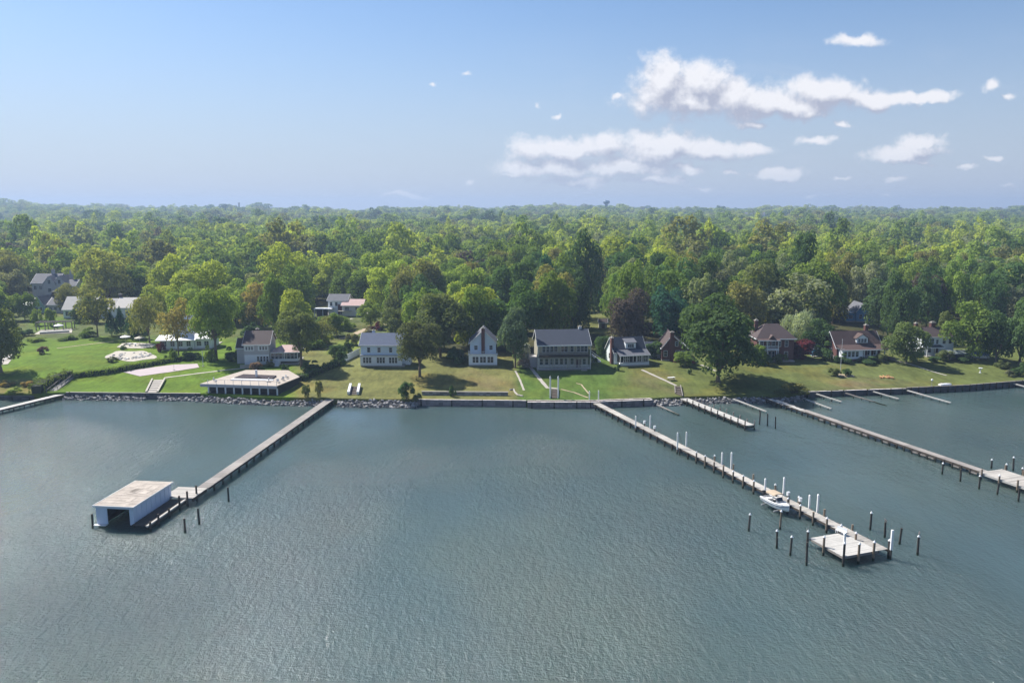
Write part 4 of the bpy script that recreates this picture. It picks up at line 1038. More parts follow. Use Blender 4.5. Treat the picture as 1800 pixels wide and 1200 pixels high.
# ------------------------------------------------------------------ the wood: nearest trees one by one, the rest as one mass
pts = forest()
pts.sort(key=lambda q: q[1])
NEAR = 245
HPX, HH = [-200, 0, 450, 650, 760, 900, 1000, 1500, 1800, 2100], [15, 15, 16, 17, 19, 21, 23, 22, 20, 20]
def pick(pxb, Y):
    cl = math.sin(pxb * .021 + Y * .013) * math.sin(Y * .019 - pxb * .008 + 1.0)
    if pxb > 930 and Y < 345 + 25 * math.sin(pxb * .02): wts = (0, 5, 30, 32, 14, 0, 14, 1)  # dark greens weighted here stand in for cloud shade over the right-hand wood
    elif pxb > 720 and Y < 300: wts = (16, 22, 28, 14, 12, 0, 8, 0)
    elif cl > .1: wts = (40, 30, 14, 3, 8, 0, 6, 0)
    elif cl < -.25: wts = (8, 14, 34, 24, 12, 0, 8, 1)
    else: wts = (24, 26, 26, 8, 10, 0, 6, 0)
    return rng.choices(range(8), wts)[0]
inview = [q for q in pts if -60 < 900 + FPX * q[0] / depth_of(Vector((q[0], q[1], 10))) < 1860]
near = inview[:NEAR]; nset = set((a, b) for a, b, _, _ in near)
todo = []
for (X, Y, s, pxb) in near:
    k = pick(pxb, Y); kn, base = KIND[k]; j = rng.uniform(.86, 1.14)
    tint = tuple(c * j * rng.uniform(.93, 1.07) for c in base)
    h = float(np.interp(pxb, HPX, HH)) * rng.uniform(.78, 1.14); w = s * rng.uniform(.95, 1.65)
    shp = rng.choice(['round', 'round', 'round', 'tall', 'flat'])
    size = 'tall' if h > np.interp(pxb, HPX, HH) * .98 else 'low'
    form = {'round': 'rounded', 'tall': 'narrow', 'flat': 'spreading'}[shp]
    px_ = 900 + FPX * X / depth_of(Vector((X, Y, 10)))
    land = next((n for a, b, n in LAND if a <= px_ < b), LAND[0][2])
    row = 'at the wood front' if Y < 250 else 'amid the wood' if Y < 300 else 'deep in wood'
    todo.append((px_, f'{size} {form} {kn} tree {row} behind {land}', (shp, on(X, Y), w, h, tint)))
same = {}
for q in sorted(todo, key=lambda q: q[0]): same.setdefault(q[1], []).append(q)
ORD = ['leftmost', 'second from left', 'third from left', 'fourth from left', 'fifth from left', 'sixth from left', 'seventh from left', 'eighth from left']
for lab, qs in same.items():
    for i, q in enumerate(qs):
        pl_ = '' if len(qs) == 1 else ', ' + ('middle one' if len(qs) == 3 and i == 1 else ORD[i] if i < len(qs) - 1 or len(qs) > 8 else 'rightmost') if i < 8 else ''
        tree(*q[2], lab + pl_, 'tree', 'trees of the wood behind the houses', 'tree')
# far wood: points carrying scale and leaf colour, crowns instanced on them
fp = [q for q in pts if (q[0], q[1]) not in nset]
src = bpy.data.collections.new('far_crowns')
for i, sd in enumerate((81, 82, 83, 84, 85, 86)):
    cm, C, _ = crown_mesh('far_crown', sd, 1300, .042, 15, .10, ('round', 'round', 'flat')[i % 3]); cm.materials.append(M['leaf_far'])
    o = bpy.data.objects.new('far_crown', cm); src.objects.link(o)
me = bpy.data.meshes.new('far_wood'); V, SC, TI = [], [], []
for (X, Y, s, pxb) in fp:
    z = float(gz(X, Y)); k = pick(pxb, Y); base = KIND[k][1]; j = rng.uniform(.82, 1.2)
    h = (float(np.interp(pxb, HPX, HH)) if Y < 450 else 19) * rng.uniform(.72, 1.25); w = s * rng.uniform(1.05, 1.75)
    g_ = 1 + .22 * math.sin(X * .023 + 1) * math.sin(Y * .017 + 2) + (.45 if rng.random() < .07 else 0); h *= g_; w *= .5 + .5 * g_ + rng.uniform(-.1, .2)
    V.append((X, Y, z - .5)); SC.append((w, w, h)); TI.append((base[0]*j, base[1]*j, base[2]*j, 1))
me.from_pydata(V, [], [])
a = me.attributes.new('size', 'FLOAT_VECTOR', 'POINT'); a.data.foreach_set('vector', np.array(SC).ravel())
a = me.attributes.new('tint', 'FLOAT_COLOR', 'POINT'); a.data.foreach_set('color', np.array(TI).ravel())
fw = props(link('far_wood', me), kind='stuff', label='mixed green wood reaching back to the hills')
ng = bpy.data.node_groups.new('far_wood', 'GeometryNodeTree')
ng.interface.new_socket('Geometry', in_out='INPUT', socket_type='NodeSocketGeometry'); ng.interface.new_socket('Geometry', in_out='OUTPUT', socket_type='NodeSocketGeometry')
N = ng.nodes; L = ng.links; gi = N.new('NodeGroupInput'); go = N.new('NodeGroupOutput')
ci = N.new('GeometryNodeCollectionInfo'); ci.inputs[0].default_value = src; ci.inputs[1].default_value = True; ci.inputs[2].default_value = True
ip = N.new('GeometryNodeInstanceOnPoints'); ip.inputs['Pick Instance'].default_value = True
m2p = N.new('GeometryNodeMeshToPoints')
L.new(gi.outputs[0], m2p.inputs[0]); L.new(m2p.outputs[0], ip.inputs['Points']); L.new(ci.outputs[0], ip.inputs['Instance'])
ri = N.new('FunctionNodeRandomValue'); ri.data_type = 'INT'; ri.inputs[4].default_value = 0; ri.inputs[5].default_value = 5
L.new(ri.outputs[2], ip.inputs['Instance Index'])
rv = N.new('FunctionNodeRandomValue'); rv.data_type = 'FLOAT_VECTOR'; rv.inputs[0].default_value = (0, 0, 0); rv.inputs[1].default_value = (0, 0, 6.28); rv.inputs['Seed'].default_value = 3
L.new(rv.outputs[0], ip.inputs['Rotation'])
na = N.new('GeometryNodeInputNamedAttribute'); na.data_type = 'FLOAT_VECTOR'; na.inputs[0].default_value = 'size'; L.new(na.outputs[0], ip.inputs['Scale'])
L.new(ip.outputs[0], go.inputs[0])
md = fw.modifiers.new('scatter', 'NODES'); md.node_group = ng
print('forest', len(pts), 'far', len(fp))
# ------------------------------------------------------------------ bulkheads and riprap
def wall_line(px0, px1, step=1.2, out=0.0):
    xa = P(px0, float(np.interp(px0, [a for a, _ in WALL], [b for _, b in WALL])), WTOP).x
    xb = P(px1, float(np.interp(px1, [a for a, _ in WALL], [b for _, b in WALL])), WTOP).x
    n = max(2, int(abs(xb - xa) / step)); return [Vector((x, float(shore(x)) - out, 0)) for x in np.linspace(xa, xb, n + 1)]
def bulkhead(px0, px1, label, face, cap, zt=1.4, capw=.45, piles='timber', walk=None, ptop=.1, every=3):
    pts = wall_line(px0, px1, 1.0); o = pts[0].copy(); t = thing('bulkhead', label, 'bulkhead', o, 0, 'bulkheads along the shore')
    f, c, wl = MB(), MB(), MB(); off = .06 if walk is None else 1.25
    for i, (a, b) in enumerate(zip(pts[:-1], pts[1:])):
        a, b = a - o, b - o; d = (b - a).normalized(); n = Vector((d.y, -d.x, 0)); e = d * .012
        q = [a + e + n * off, b - e + n * off, b - e + n * (off + .14), a + e + n * (off + .14)]; j = rng.uniform(-.02, .02)
        for k in range(4):
            z0, z1 = -.9 + k * (zt + .9) / 4, -.9 + (k + 1) * (zt + .9) / 4 - .03; u = n * rng.uniform(0, .03)
            f.add([p + u + Vector((0, 0, z0)) for p in q] + [p + u + Vector((0, 0, z1)) for p in q], ((0,3,2,1),(4,5,6,7),(0,1,5,4),(1,2,6,5),(2,3,7,6),(3,0,4,7)), 0, rng.random())
        inner, outer = off - (.25 if walk is None else .2), off - (.25 if walk is None else .2) + capw
        q = [a + n * inner, b + n * inner, b + n * outer, a + n * outer]
        c.add([p + Vector((0, 0, zt + .002 + j)) for p in q] + [p + Vector((0, 0, zt + .10 + j)) for p in q], ((0,3,2,1),(4,5,6,7),(0,1,5,4),(1,2,6,5),(2,3,7,6),(3,0,4,7)), 0, rng.random())
        if walk:
            q = [a + n * .30, b + n * .30, b + n * (inner - .02), a + n * (inner - .02)]
            wl.add([p + Vector((0, 0, zt - .2)) for p in q] + [p + Vector((0, 0, zt - .06)) for p in q], ((0,3,2,1),(4,5,6,7),(0,1,5,4),(1,2,6,5),(2,3,7,6),(3,0,4,7)), 0, rng.random())
            q = [a + n * -.1, b + n * -.1, b + n * .29, a + n * .29]
            c.add([p + Vector((0, 0, zt + .05 + j)) for p in q] + [p + Vector((0, 0, zt + .16 + j)) for p in q], ((0,3,2,1),(4,5,6,7),(0,1,5,4),(1,2,6,5),(2,3,7,6),(3,0,4,7)), 0, rng.random())
        if i % every == 1:
            p = a + n * (off + .29); MB().tube([p + Vector((0, 0, -1.2)), p + Vector((0, 0, zt + ptop + rng.uniform(-.1, .1)))], [.15, .13], 8).build('piling', M[piles], t)
    f.build('boards', M[face], t, var=True); c.build('cap', M[cap], t, var=True)
    if walk: wl.build('walkway', M[walk], t, var=True)
    return t
M['wall_boards'] = plain('weathered_wall_boards', (.24,.21,.21), .9, .35, .6, facevar=.3, streak=(1,1,.6))
M['dark_boards'] = plain('dark_wall_boards', (.085,.085,.09), .9, .35, .6, facevar=.3, streak=(1,1,.6))
M['cap_wood'] = plain('pale_cap_timber', (.58,.53,.50), .85, .2, .5, facevar=.2)
M['red_walk'] = plain('reddish_walkway', (.30,.19,.15), .9, .25, .5, facevar=.2)
bulkhead(116, 352, 'low bulkhead with pale cap below the bright lawn and its steps', 'dark_boards', 'concrete', 1.4, .4, every=6)
bulkhead(733, 925, 'weathered timber bulkhead with broken pale cap below the two cottages', 'wall_boards', 'cap_wood', 1.4, .45, every=7)
bulkhead(927, 1143, 'timber bulkhead with reddish walkway where the long pier starts', 'wall_boards', 'cap_wood', 1.35, .5, walk='red_walk', every=5)
bulkhead(1412, 1592, 'low dark timber bulkhead behind the small rails', 'dark_boards', 'cap_wood', 1.3, .45, every=3)
bulkhead(1594, 1990, 'dark bulkhead curving away along the right shore', 'dark_boards', 'grey_timber', 1.45, .4, every=2)
bulkhead(-260, 60, 'low dark edging below the rough bank at the left', 'dark_boards', 'grey_timber', .9, .3, every=4)

STONES = []
for sd in range(8):
    bm_ = bmesh.new(); bmesh.ops.create_icosphere(bm_, subdivisions=1, radius=.5); r_ = random.Random(sd)
    for v in bm_.verts: v.co *= r_.uniform(.72, 1.15); v.co.z *= .68
    me = bpy.data.meshes.new('stone'); bm_.to_mesh(me); bm_.free(); me.materials.append(M['stone']); STONES.append(me)
def riprap(px0, px1, label, n, width=2.6, top=1.25, sz=(.55, 1.1)):
    pts = wall_line(px0, px1, .25); o = pts[0].copy(); t = thing('riprap', label, 'rocks', o, 0, 'riprap along the shore'); rb = MB()
    for i in range(n):
        a = pts[int((i + rng.random()) / n * (len(pts) - 1))] - o; d = rng.random() ** .8; s = rng.uniform(*sz)
        c = link('stone', STONES[rng.randrange(8)], t); c.location = (a.x, a.y - .15 - d * width, max(-.05, top * (1 - d) + rng.uniform(-.1, .12)))
        c.rotation_euler = (rng.uniform(-.5, .5), rng.uniform(-.5, .5), rng.uniform(0, 6.28)); c.scale = (s, s * rng.uniform(.7, 1.1), s * rng.uniform(.7, 1.1))
    for i in range(n * 3):
        a = pts[rng.randrange(len(pts))] - o; d = rng.random(); s = rng.uniform(.3, .6); z = top * (1 - d) - .12; ph = rng.uniform(0, 6.28)
        vs = [(a.x + math.cos(ph + k * 2.09) * s * .6, a.y - .1 - d * (width + .3) + math.sin(ph + k * 2.09) * s * .6, z - .2) for k in range(3)] + [(a.x + rng.uniform(-.1, .1), a.y - .1 - d * (width + .3), z + s * .55)]
        rb.add(vs, ((0, 1, 3), (1, 2, 3), (2, 0, 3)), 0, rng.random())
    f = MB()
    for a, b in zip(pts[:-1:4], pts[4::4]):
        a, b = a - o, b - o; f.add([a + Vector((0, -.02, top - .35)), b + Vector((0, -.02, top - .35)), b + Vector((0, -width - .3, -.45)), a + Vector((0, -width - .3, -.45))], [(0, 1, 2, 3)], 0, .3)
    f.build('bed', M['rubble'], t, var=True); rb.build('rubble', M['rubble'], t, var=True, kind='stuff'); return t
riprap(116, 258, 'grey riprap between the grey gangway and the lawn steps', 78, 1.9, .75)
riprap(280, 352, 'grey riprap between the lawn steps and the boat deck', 42, 1.9, .75)
riprap(353, 572, 'grey riprap below the boat deck up to the reddish pier', 120, 2.4, .95)
riprap(596, 735, 'grey riprap between the reddish pier and the dark bush', 90, 2.6, 1.2)
riprap(1144, 1200, 'pale riprap beside the ruined little dock', 46, 2.3, 1.15, (.6, 1.1))
riprap(1214, 1345, 'pale riprap between the short pier and the broken-decked pier', 80, 1.9, 1.05, (.55, 1.05))
riprap(1346, 1412, 'dark stones at the foot of the olive shore bush', 28, 2.4, .8)

# ------------------------------------------------------------------ piers
class Frame:
    def __init__(s, p0, p1):
        s.o = Vector((p0.x, p0.y, 0)); d = p1 - p0; s.L = Vector((d.x, d.y, 0)).length; s.rz = math.atan2(d.y, d.x)
    def loc(s, p): q = Matrix.Rotation(-s.rz, 3, 'Z') @ (Vector((p.x, p.y, 0)) - s.o); return q.x, q.y
    def pt(s, px, py, z): return s.loc(P(px, py, z))
    def w(s, x, y, z=0): return s.o + Matrix.Rotation(s.rz, 3, 'Z') @ Vector((x, y, 0)) + Vector((0, 0, z))
def planks(mb, x0, x1, y0, y1, z, pw=.24, gap=.018, wob=.008, vfun=None, along='x'):
    n = int((x1 - x0) / pw); pw = (x1 - x0) / n
    for i in range(n):
        v = rng.random() if vfun is None else vfun(x0 + i * pw); a, b = x0 + i * pw + gap / 2, x0 + (i + 1) * pw - gap / 2; h = rng.uniform(-wob, wob)
        mb.box(a, b, y0 + rng.uniform(-.03, .03), y1 + rng.uniform(-.03, .03), z - .05 + h, z + h, 0, v)
def pile_part(t, x, y, z0, z1, r=.14, mat='pile', capped=False, name='piling'):
    p = MB().tube([(x, y, z0), (x + rng.uniform(-.02, .02), y, z1)], [r * 1.05, r * .95], 9).build(name, M[mat], t)
    if capped: MB().tube([(x, y, z1 + .002), (x, y, z1 + .05), (x, y, z1 + .30)], [r * 1.18, r * 1.15, .01], 9).build('piling_cap', M['cap'], p)
    return p
PG = 'piers out into the river'
def stringers(t, x0, x1, y0, y1, z, mat='timber'):
    for y in (y0 + .06, y1 - .06): MB().box(x0, x1, y - .06, y + .06, z - .36, z - .056).build('stringer', M[mat], t)

# reddish pier to the boathouse
FA = Frame(P(585, 698, 1.2), P(353, 859, 1.2))
t = thing('pier', 'long reddish grey pier leading out to the blue boathouse', 'pier', FA.o, FA.rz, PG)
panel = {}
def va(x):
    k = int(x / 2.6); panel.setdefault(k, rng.uniform(.1, .9)); return min(1, max(0, panel[k] + rng.uniform(-.25, .25)))
mb = MB(); planks(mb, -1.5, 62, -.95, .95, 1.2, vfun=va); mb.build('planking', M['old_deck'], t, var=True, kind='stuff')
stringers(t, -1.5, 62, -.95, .95, 1.2)
for x in np.arange(3, 62, 3.0):
    for y in (-.8, .8): pile_part(t, x, y, -1.5, 1.14, .15)
    MB().box(x - .1, x + .1, -.95, .95, .55, .83).build('cross_beam', M['timber'], t)
mb = MB(); planks(mb, 62.02, 66.6, -4.1, .75, 1.16, .26); mb.build('landing', M['deck'], t, var=True, kind='stuff')
mb = MB(); planks(mb, 66.62, 77.0, -2.75, -.62, .93, .26); mb.build('catwalk', M['timber'], t, kind='stuff')
MB().box(66.62, 77.1, -.6, -.28, .78, .98).build('edge_beam', M['pale_deck'], t); MB().box(66.7, 77, -.6, -.3, .35, .77).build('stringer', M['timber'], t)
MB().box(62.1, 66.5, .5, .74, .6, 1.1).build('stringer', M['timber'], t)
for (px, yt, yb, z) in ((344, 853, 868, 1.1), (328, 863, 877, 1.1), (311, 871, 886, 1.0), (293.6, 893, 900, .9), (277, 903, 914, .9), (260, 916, 923, .9)):
    x, y = FA.pt(px, yb, z); p = FA.w(x, y); pile_part(t, x, max(y, -.28) + .14, -1.5, z_at(yt, p), .15, 'timber')

# boathouse
t = thing('boathouse', 'pale blue flat-roofed boathouse standing in the water', 'boathouse', FA.w(71, -5.85), FA.rz)
x0, x1, y0, y1, zb, zt = -5.0, 4.95, -2.75, 2.85, .48, 3.1          # local: +x towards the open river, +y the pier side
th = .14
MB().box(x0, x1, y1 - th, y1, zb, zt).build('side_wall', M['blue_paint'], t); MB().box(x0, x1, y0, y0 + th, zb, zt).build('side_wall', M['blue_paint'], t)
MB().box(x0, x0 + th, y0 + th + .003, y1 - th - .003, zb, zt).build('back_wall', M['blue_paint'], t)
MB().box(x1 - th, x1, y0 + th + .003, y0 + 1.65, zb, zt).box(x1 - th, x1, y1 - .62, y1 - th - .003, zb, zt).box(x1 - th, x1, y0 + 1.653, y1 - .623, zt - .32, zt).build('front_wall', M['blue_paint'], t)
r_ = MB().prism([(x0 - .25, zt + .06), (x1 + .3, zt - .0), (x1 + .3, zt + .16), (x0 - .25, zt + .22)], 'y', y0 - .22, y1 + .22).build('roof', M['tar_roof'], t)
MB().box(x1 + .303, x1 + .36, y0 - .28, y1 + .28, zt - .04, zt + .2).box(x0 - .25, x1 + .30, y1 + .223, y1 + .28, zt - .02, zt + .21).box(x0 - .25, x1 + .30, y0 - .28, y0 - .223, zt - .02, zt + .21).build('roof_edge', M['white'], r_)
for sy, yy in ((1, y1 + .004), (-1, y0 - .054)):
    bt = MB()
    for x in np.arange(x0 + .6, x1, 1.22): bt.box(x - .035, x + .035, yy, yy + .05, zb + .01, zt - .25)
    bt.build('siding_batten', M['blue_paint'], t)
MB().box(x0 + .01, x1 - .01, y1 + .003, y1 + .03, zb - .05, zb + .2).build('sill_board', M['grey_siding'], t)
sm = MB()
for x in np.arange(x0 + 1.0, x1, 1.0): zz = zt + .22 - (x - x0 + .25) * .0058; sm.box(x - .03, x + .03, y0 - .2, y1 + .2, zz - .02, zz + .022)
sm.build('roof_seam', M['tar_roof'], r_)
pt = MB()
for i in range(9): a, b = rng.uniform(x0, x1 - 2), rng.uniform(y0, y1 - 1.5); s = .222 - .0053 * (a + 5) ; pt.prism([(a, zt + .215 - (a - x0) * .0057 + .01), (a + 1.8, zt + .215 - (a + 1.8 - x0) * .0057 + .01), (a + 1.8, zt + .235 - (a + 1.8 - x0) * .0057 + .01), (a, zt + .235 - (a - x0) * .0057 + .01)], 'y', b, b + rng.uniform(.4, 1.2), 0, rng.random())
pt.build('roof_patch', M['tar_roof'], r_, var=True)
for y in (y0 + .2, y1 - .2):
    for x in (x0 + .3, -1.5, 1.8, x1 - .25): pile_part(t, x, y + (-.03 if y < 0 else .03), -1.5, zb - .004, .15, 'timber')
MB().box(x0 + .2, x1 - .3, y0 + .3, y0 + 1.2, .55, .7).build('inner_walkway', M['timber'], t); MB().box(x0 + .2, x1 - .3, y1 - .6, y1 - .3, .45, .6).build('inner_walkway', M['timber'], t)
MB().bar((x0 + .5, .4, 2.2), (x1 - .6, .2, 1.3), .12).build('hoist_beam', M['grey_timber'], t)
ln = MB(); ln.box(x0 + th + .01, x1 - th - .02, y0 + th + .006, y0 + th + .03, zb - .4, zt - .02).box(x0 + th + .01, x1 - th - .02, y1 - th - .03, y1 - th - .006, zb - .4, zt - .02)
ln.box(x0 + th + .006, x0 + th + .04, y0 + th + .04, y1 - th - .04, zb - .4, zt - .02).box(x0 + th + .05, x1 - th - .02, y0 + th + .04, y1 - th - .04, zt - .06, zt - .03).build('shade_lining', M['dark_int'], t)  # dark liner added so the opening looks shaded; the shade is its colour
MB().box(x1 + .02, x1 + .5, y0 - .25, y0 + 1.6, .38, .46).build('front_step', M['white'], t)

# long pier with square end platform
FB = Frame(P(1045, 706.5, 1.2), P(1483, 930, 1.2))
t = thing('pier', 'long tan pier running out to a square platform', 'pier', FB.o, FB.rz, PG)
panel = {}
mb = MB(); planks(mb, -.6, 85.2, -.80, .82, 1.2, vfun=va); mb.build('planking', M['deck'], t, var=True, kind='stuff')
stringers(t, -.6, 85.2, -.8, .82, 1.2, 'timber')
mb = MB(); planks(mb, 79.0, 85.2, -6.4, -.83, 1.21, .20); mb.build('end_platform', M['pale_deck'], t, var=True, kind='stuff')
MB().box(79, 79.12, -6.4, -.83, .88, 1.15).box(85.08, 85.2, -6.4, -.83, .88, 1.15).box(79.13, 85.07, -6.4, -6.28, .88, 1.15).build('platform_frame', M['grey_timber'], t)
for i, x in enumerate(np.arange(2.6, 84, 2.72)):
    tall = x > 42
    for y, q in ((-.97, tall), (.97, tall and i % 2 == 0)):
        pile_part(t, x, y, -1.5, 1.2 + (rng.uniform(.75, 1.0) if q else rng.uniform(-.05, .12)), .15, 'tan_pile' if q else 'timber', q and rng.random() < .75)
    MB().box(x - .1, x + .1, -.9, .9, .55, .83).build('cross_beam', M['timber'], t)
for (px, yt, x, y, mt) in ((1422.7, 934, 78.85, -6.55, 'pile'), (1448, 944, 81.9, -6.58, 'tan_pile'), (1475, 955, 85.36, -6.5, 'pile'), (1505.6, 956, 85.36, -4.1, 'tan_pile'), (1536, 953, 85.36, -1.7, 'tan_pile'), (1565, 950, 85.38, .75, 'pile')):
    pile_part(t, x, y, -1.5, z_at(yt, FB.w(x, y)), .16, mt, True)
# white posts of the boat lifts, in pairs along the long pier
names = ['at the landward end', 'nearest the shore over water', 'second over water from the shore', 'in the middle of the pier', 'behind the moored boat', 'just beyond the moored boat']
pairs = [((1036, 688, 703), (1052, 687, 704.6)), ((1126, 732, 748), (1141.7, 731, 751)), ((1188.6, 761, 787), (1204, 760, 783)), ((1263, 796, 815), (1281, 796, 823)), ((1354, 842, 865), (1375, 840, 869)), ((1412, 871, 893), (1435, 870, 899))]
for nm, pr in zip(names, pairs):
    for k, (px, yt, yb) in enumerate(pr):
        x, y = FB.pt(px, yb, 1.2); y = -1.16 if y < .0 else 1.16
        if nm.startswith('at the'): p = P(px, yb, 1.3)
        else: p = FB.w(x, y)
        p.z = 0; q = thing('lift_post', f"tall white boat lift post of the pair {nm}, {'shoreward' if k == 0 else 'riverward'} one", 'post', p, 0, 'white boat lift posts')
        zt_ = z_at(yt, p); MB().box(-.11, .11, -.11, .11, .9, zt_).build('post', M['pvc'], q); MB().tube([(0, 0, -1.5), (0, 0, .897)], .14, 8).build('foot_pile', M['tan_pile'], q)
        MB().prism([(-.14, zt_ + .002), (.14, zt_ + .002), (0, zt_ + .16)], 'y', -.13, .13).build('post_cap', M['cap'], q)
for (px, yt, yb, lab) in ((967, 664, 699, 'tall white post on the near side of the dark bank steps'), (981, 664, 699, 'tall white post on the far side of the dark bank steps')):
    p = P(px, yb, 1.5); p.z = float(gz(p.x, p.y)) ; q = thing('lift_post', lab, 'post', p, 0, 'white boat lift posts'); zt_ = z_at(yt, p) - p.z
    MB().box(-.16, .16, -.16, .16, -.8, zt_).build('post', M['pvc'], q); MB().prism([(-.2, zt_ + .002), (.2, zt_ + .002), (0, zt_ + .5)], 'y', -.18, .18).build('post_cap', M['cap'], q)
q = thing('lift_post', 'tall white post at the outer corner of the square platform', 'post', FB.w(85.7, .78), 0, 'white boat lift posts'); zt_ = z_at(931, q.location)
MB().box(-.13, .13, -.13, .13, 1.25, zt_).build('post', M['pvc'], q); MB().tube([(0, 0, -1.5), (0, 0, 1.247)], .13, 8).build('foot_pile', M['pile'], q)
q = thing('lift_post', 'white post at the near corner of the square platform', 'post', FB.w(84.9, -6.1), 0, 'white boat lift posts'); zt_ = z_at(938, q.location)
MB().box(-.12, .12, -.12, .12, 1.22, zt_).build('post', M['pvc'], q); MB().prism([(-.17, zt_ + .002), (.17, zt_ + .002), (0, zt_ + .2)], 'y', -.15, .15).build('post_cap', M['cap'], q)
def pedestal(x, y, lab, h=.9):
    q = thing('power_pedestal', lab, 'power pedestal', FB.w(x, y, 1.215), FB.rz, 'white power pedestals on the long pier')
    MB().box(-.09, .09, -.09, .09, 0, h - .4).build('stand', M['pile'], q); MB().box(-.2, .2, -.17, .17, h - .397, h + .1).build('cabinet', M['white'], q); MB().prism([(-.24, h + .103), (.24, h + .103), (.1, h + .2), (-.1, h + .2)], 'y', -.2, .2).build('lid', M['white'], q)
pedestal(21.9, .62, 'white power pedestal between the lift posts nearest the shore'); pedestal(26.0, .62, 'white power pedestal alone on the landward half of the long pier')
pedestal(68.6, .62, 'white power pedestal by the bow of the moored boat'); pedestal(65.9, .62, 'white power pedestal behind the canvas of the moored boat')
q = thing('bench', 'white bench at the corner between the long pier and its platform', 'bench', FB.w(79.4, -1.6, 1.226), FB.rz + .2)
MB().box(-.75, .75, -.2, .25, .40, .46).build('seat', M['white'], q); MB().box(-.75, .75, .253, .31, .46, .9).build('backrest', M['white'], q)
for sx in (-.65, .65):
    for sy in (-.15, .2): MB().box(sx - .04, sx + .04, sy - .04, sy + .04, 0, .397).build('leg', M['white'], q)

# short grey pier
FC = Frame(P(1203, 700, 1.1), P(1319, 747, 1.1))
t = thing('pier', 'short pale grey pier between the long tan pier and the little rail', 'pier', FC.o, FC.rz, PG)
mb = MB(); planks(mb, -.8, 25, -1.0, 1.0, 1.1); mb.build('planking', M['pale_deck'], t, var=True, kind='stuff'); stringers(t, -.8, 25, -1, 1, 1.1)
for x in np.arange(3.0, 25.2, 2.42):
    for y in (-1.15, 1.15): pile_part(t, x, y, -1.5, 1.1 + rng.uniform(.55, .95), .13, 'grey_timber' if y > 0 else 'timber')
    MB().box(x - .08, x + .08, -1.0, 1.0, .5, .73).build('cross_beam', M['timber'], t)

# right-hand pier with broken landward planks
FD = Frame(P(1345, 697, 1.1), P(1722, 825, 1.1))
t = thing('pier', 'long grey pier with heaved landward planks running to a platform', 'pier', FD.o, FD.rz, PG)
mb = MB()
for i, x in enumerate(np.arange(-1, 14, 1.45)):
    Mx = Matrix.Translation((x, 0, 1.0)) @ Euler((rng.uniform(-.12, .12), rng.uniform(-.09, .09), rng.uniform(-.12, .12))).to_matrix().to_4x4()
    if i in (0, 1): continue
    for k in range(5): mb.box(k * .27, k * .27 + .25, -.8, .8, -.04, .02, 0, rng.random(), Mx)
mb.build('heaved_planking', M['pale_deck'], t, var=True, kind='stuff')
panel = {}
mb = MB(); planks(mb, 13.4, 58, -.75, .75, 1.1, vfun=va); mb.build('planking', M['old_deck'], t, var=True, kind='stuff'); stringers(t, -1, 58, -.75, .75, 1.05)
mb = MB(); planks(mb, 58.02, 78, -1.25, 3.6, 1.12, .24); mb.build('end_platform', M['deck'], t, var=True, kind='stuff')
MB().box(58.0, 78, -1.38, -1.26, .82, 1.14).build('platform_edge', M['pale_deck'], t); MB().box(58.0, 78, 3.61, 3.73, .82, 1.14).build('platform_edge', M['pale_deck'], t)
for x in np.arange(1.5, 57.5, 1.75):
    for y in (-.72, .72): pile_part(t, x, y, -1.5, 1.0, .17, 'timber')
    if rng.random() < .6: MB().box(x + .3, x + 1.45, -.9, -.78, .35, .62).build('side_brace', M['grey_timber'], t)
for x in np.arange(58.6, 78, 3.2):
    for y in (-1.52, 3.85): pile_part(t, x, y, -1.5, 1.1 + rng.uniform(.6, 1.0), .15, 'tan_pile', rng.random() < .5)

# pale pier at the left edge and its gangway
p0, p1 = P(112, 691.5, 1.0), P(-60, 733, 1.0); FE = Frame(p0, p1)
t = thing('pier', 'narrow pale pier leaving the picture at the left edge', 'pier', FE.o, FE.rz, PG)
mb = MB(); planks(mb, -2.5, FE.L + 25, -.85, .85, 1.0); mb.build('planking', M['pale_deck'], t, var=True, kind='stuff'); stringers(t, -2.5, FE.L + 25, -.85, .85, 1.0)
for x in np.arange(.5, FE.L + 25, 2.6):
    for y in (-.75, .75): pile_part(t, x, y, -1.5, .93, .13, 'timber')
a, b = P(88, 692, 1.1), G(124, 665, .25); t = thing('gangway', 'grey stepped gangway with two handrails climbing from the pale pier', 'gangway', a)
d = b - a; n = Vector((-d.y, d.x, 0)).normalized() * .75
for s in (-1, 1):
    r_ = MB().bar(n * s + Vector((0, 0, .95)), d + n * s + Vector((0, 0, .95)), .09).build('handrail', M['grey_timber'], t)
    MB().bar(n * s, d + n * s, .12, .25).build('stringer', M['grey_timber'], t)
    for k in range(6): p = d * (k / 5) + n * s; MB().box(p.x - .05, p.x + .05, p.y - .05, p.y + .05, p.z - .6, p.z + .9).build('rail_post', M['grey_timber'], t)
for k in range(22):
    c = d * ((k + .5) / 22); MB().bar(c - n * .95 + Vector((0, 0, .13)), c + n * .95 + Vector((0, 0, .13)), .42, .05).build('tread', M['pale_deck'], t)

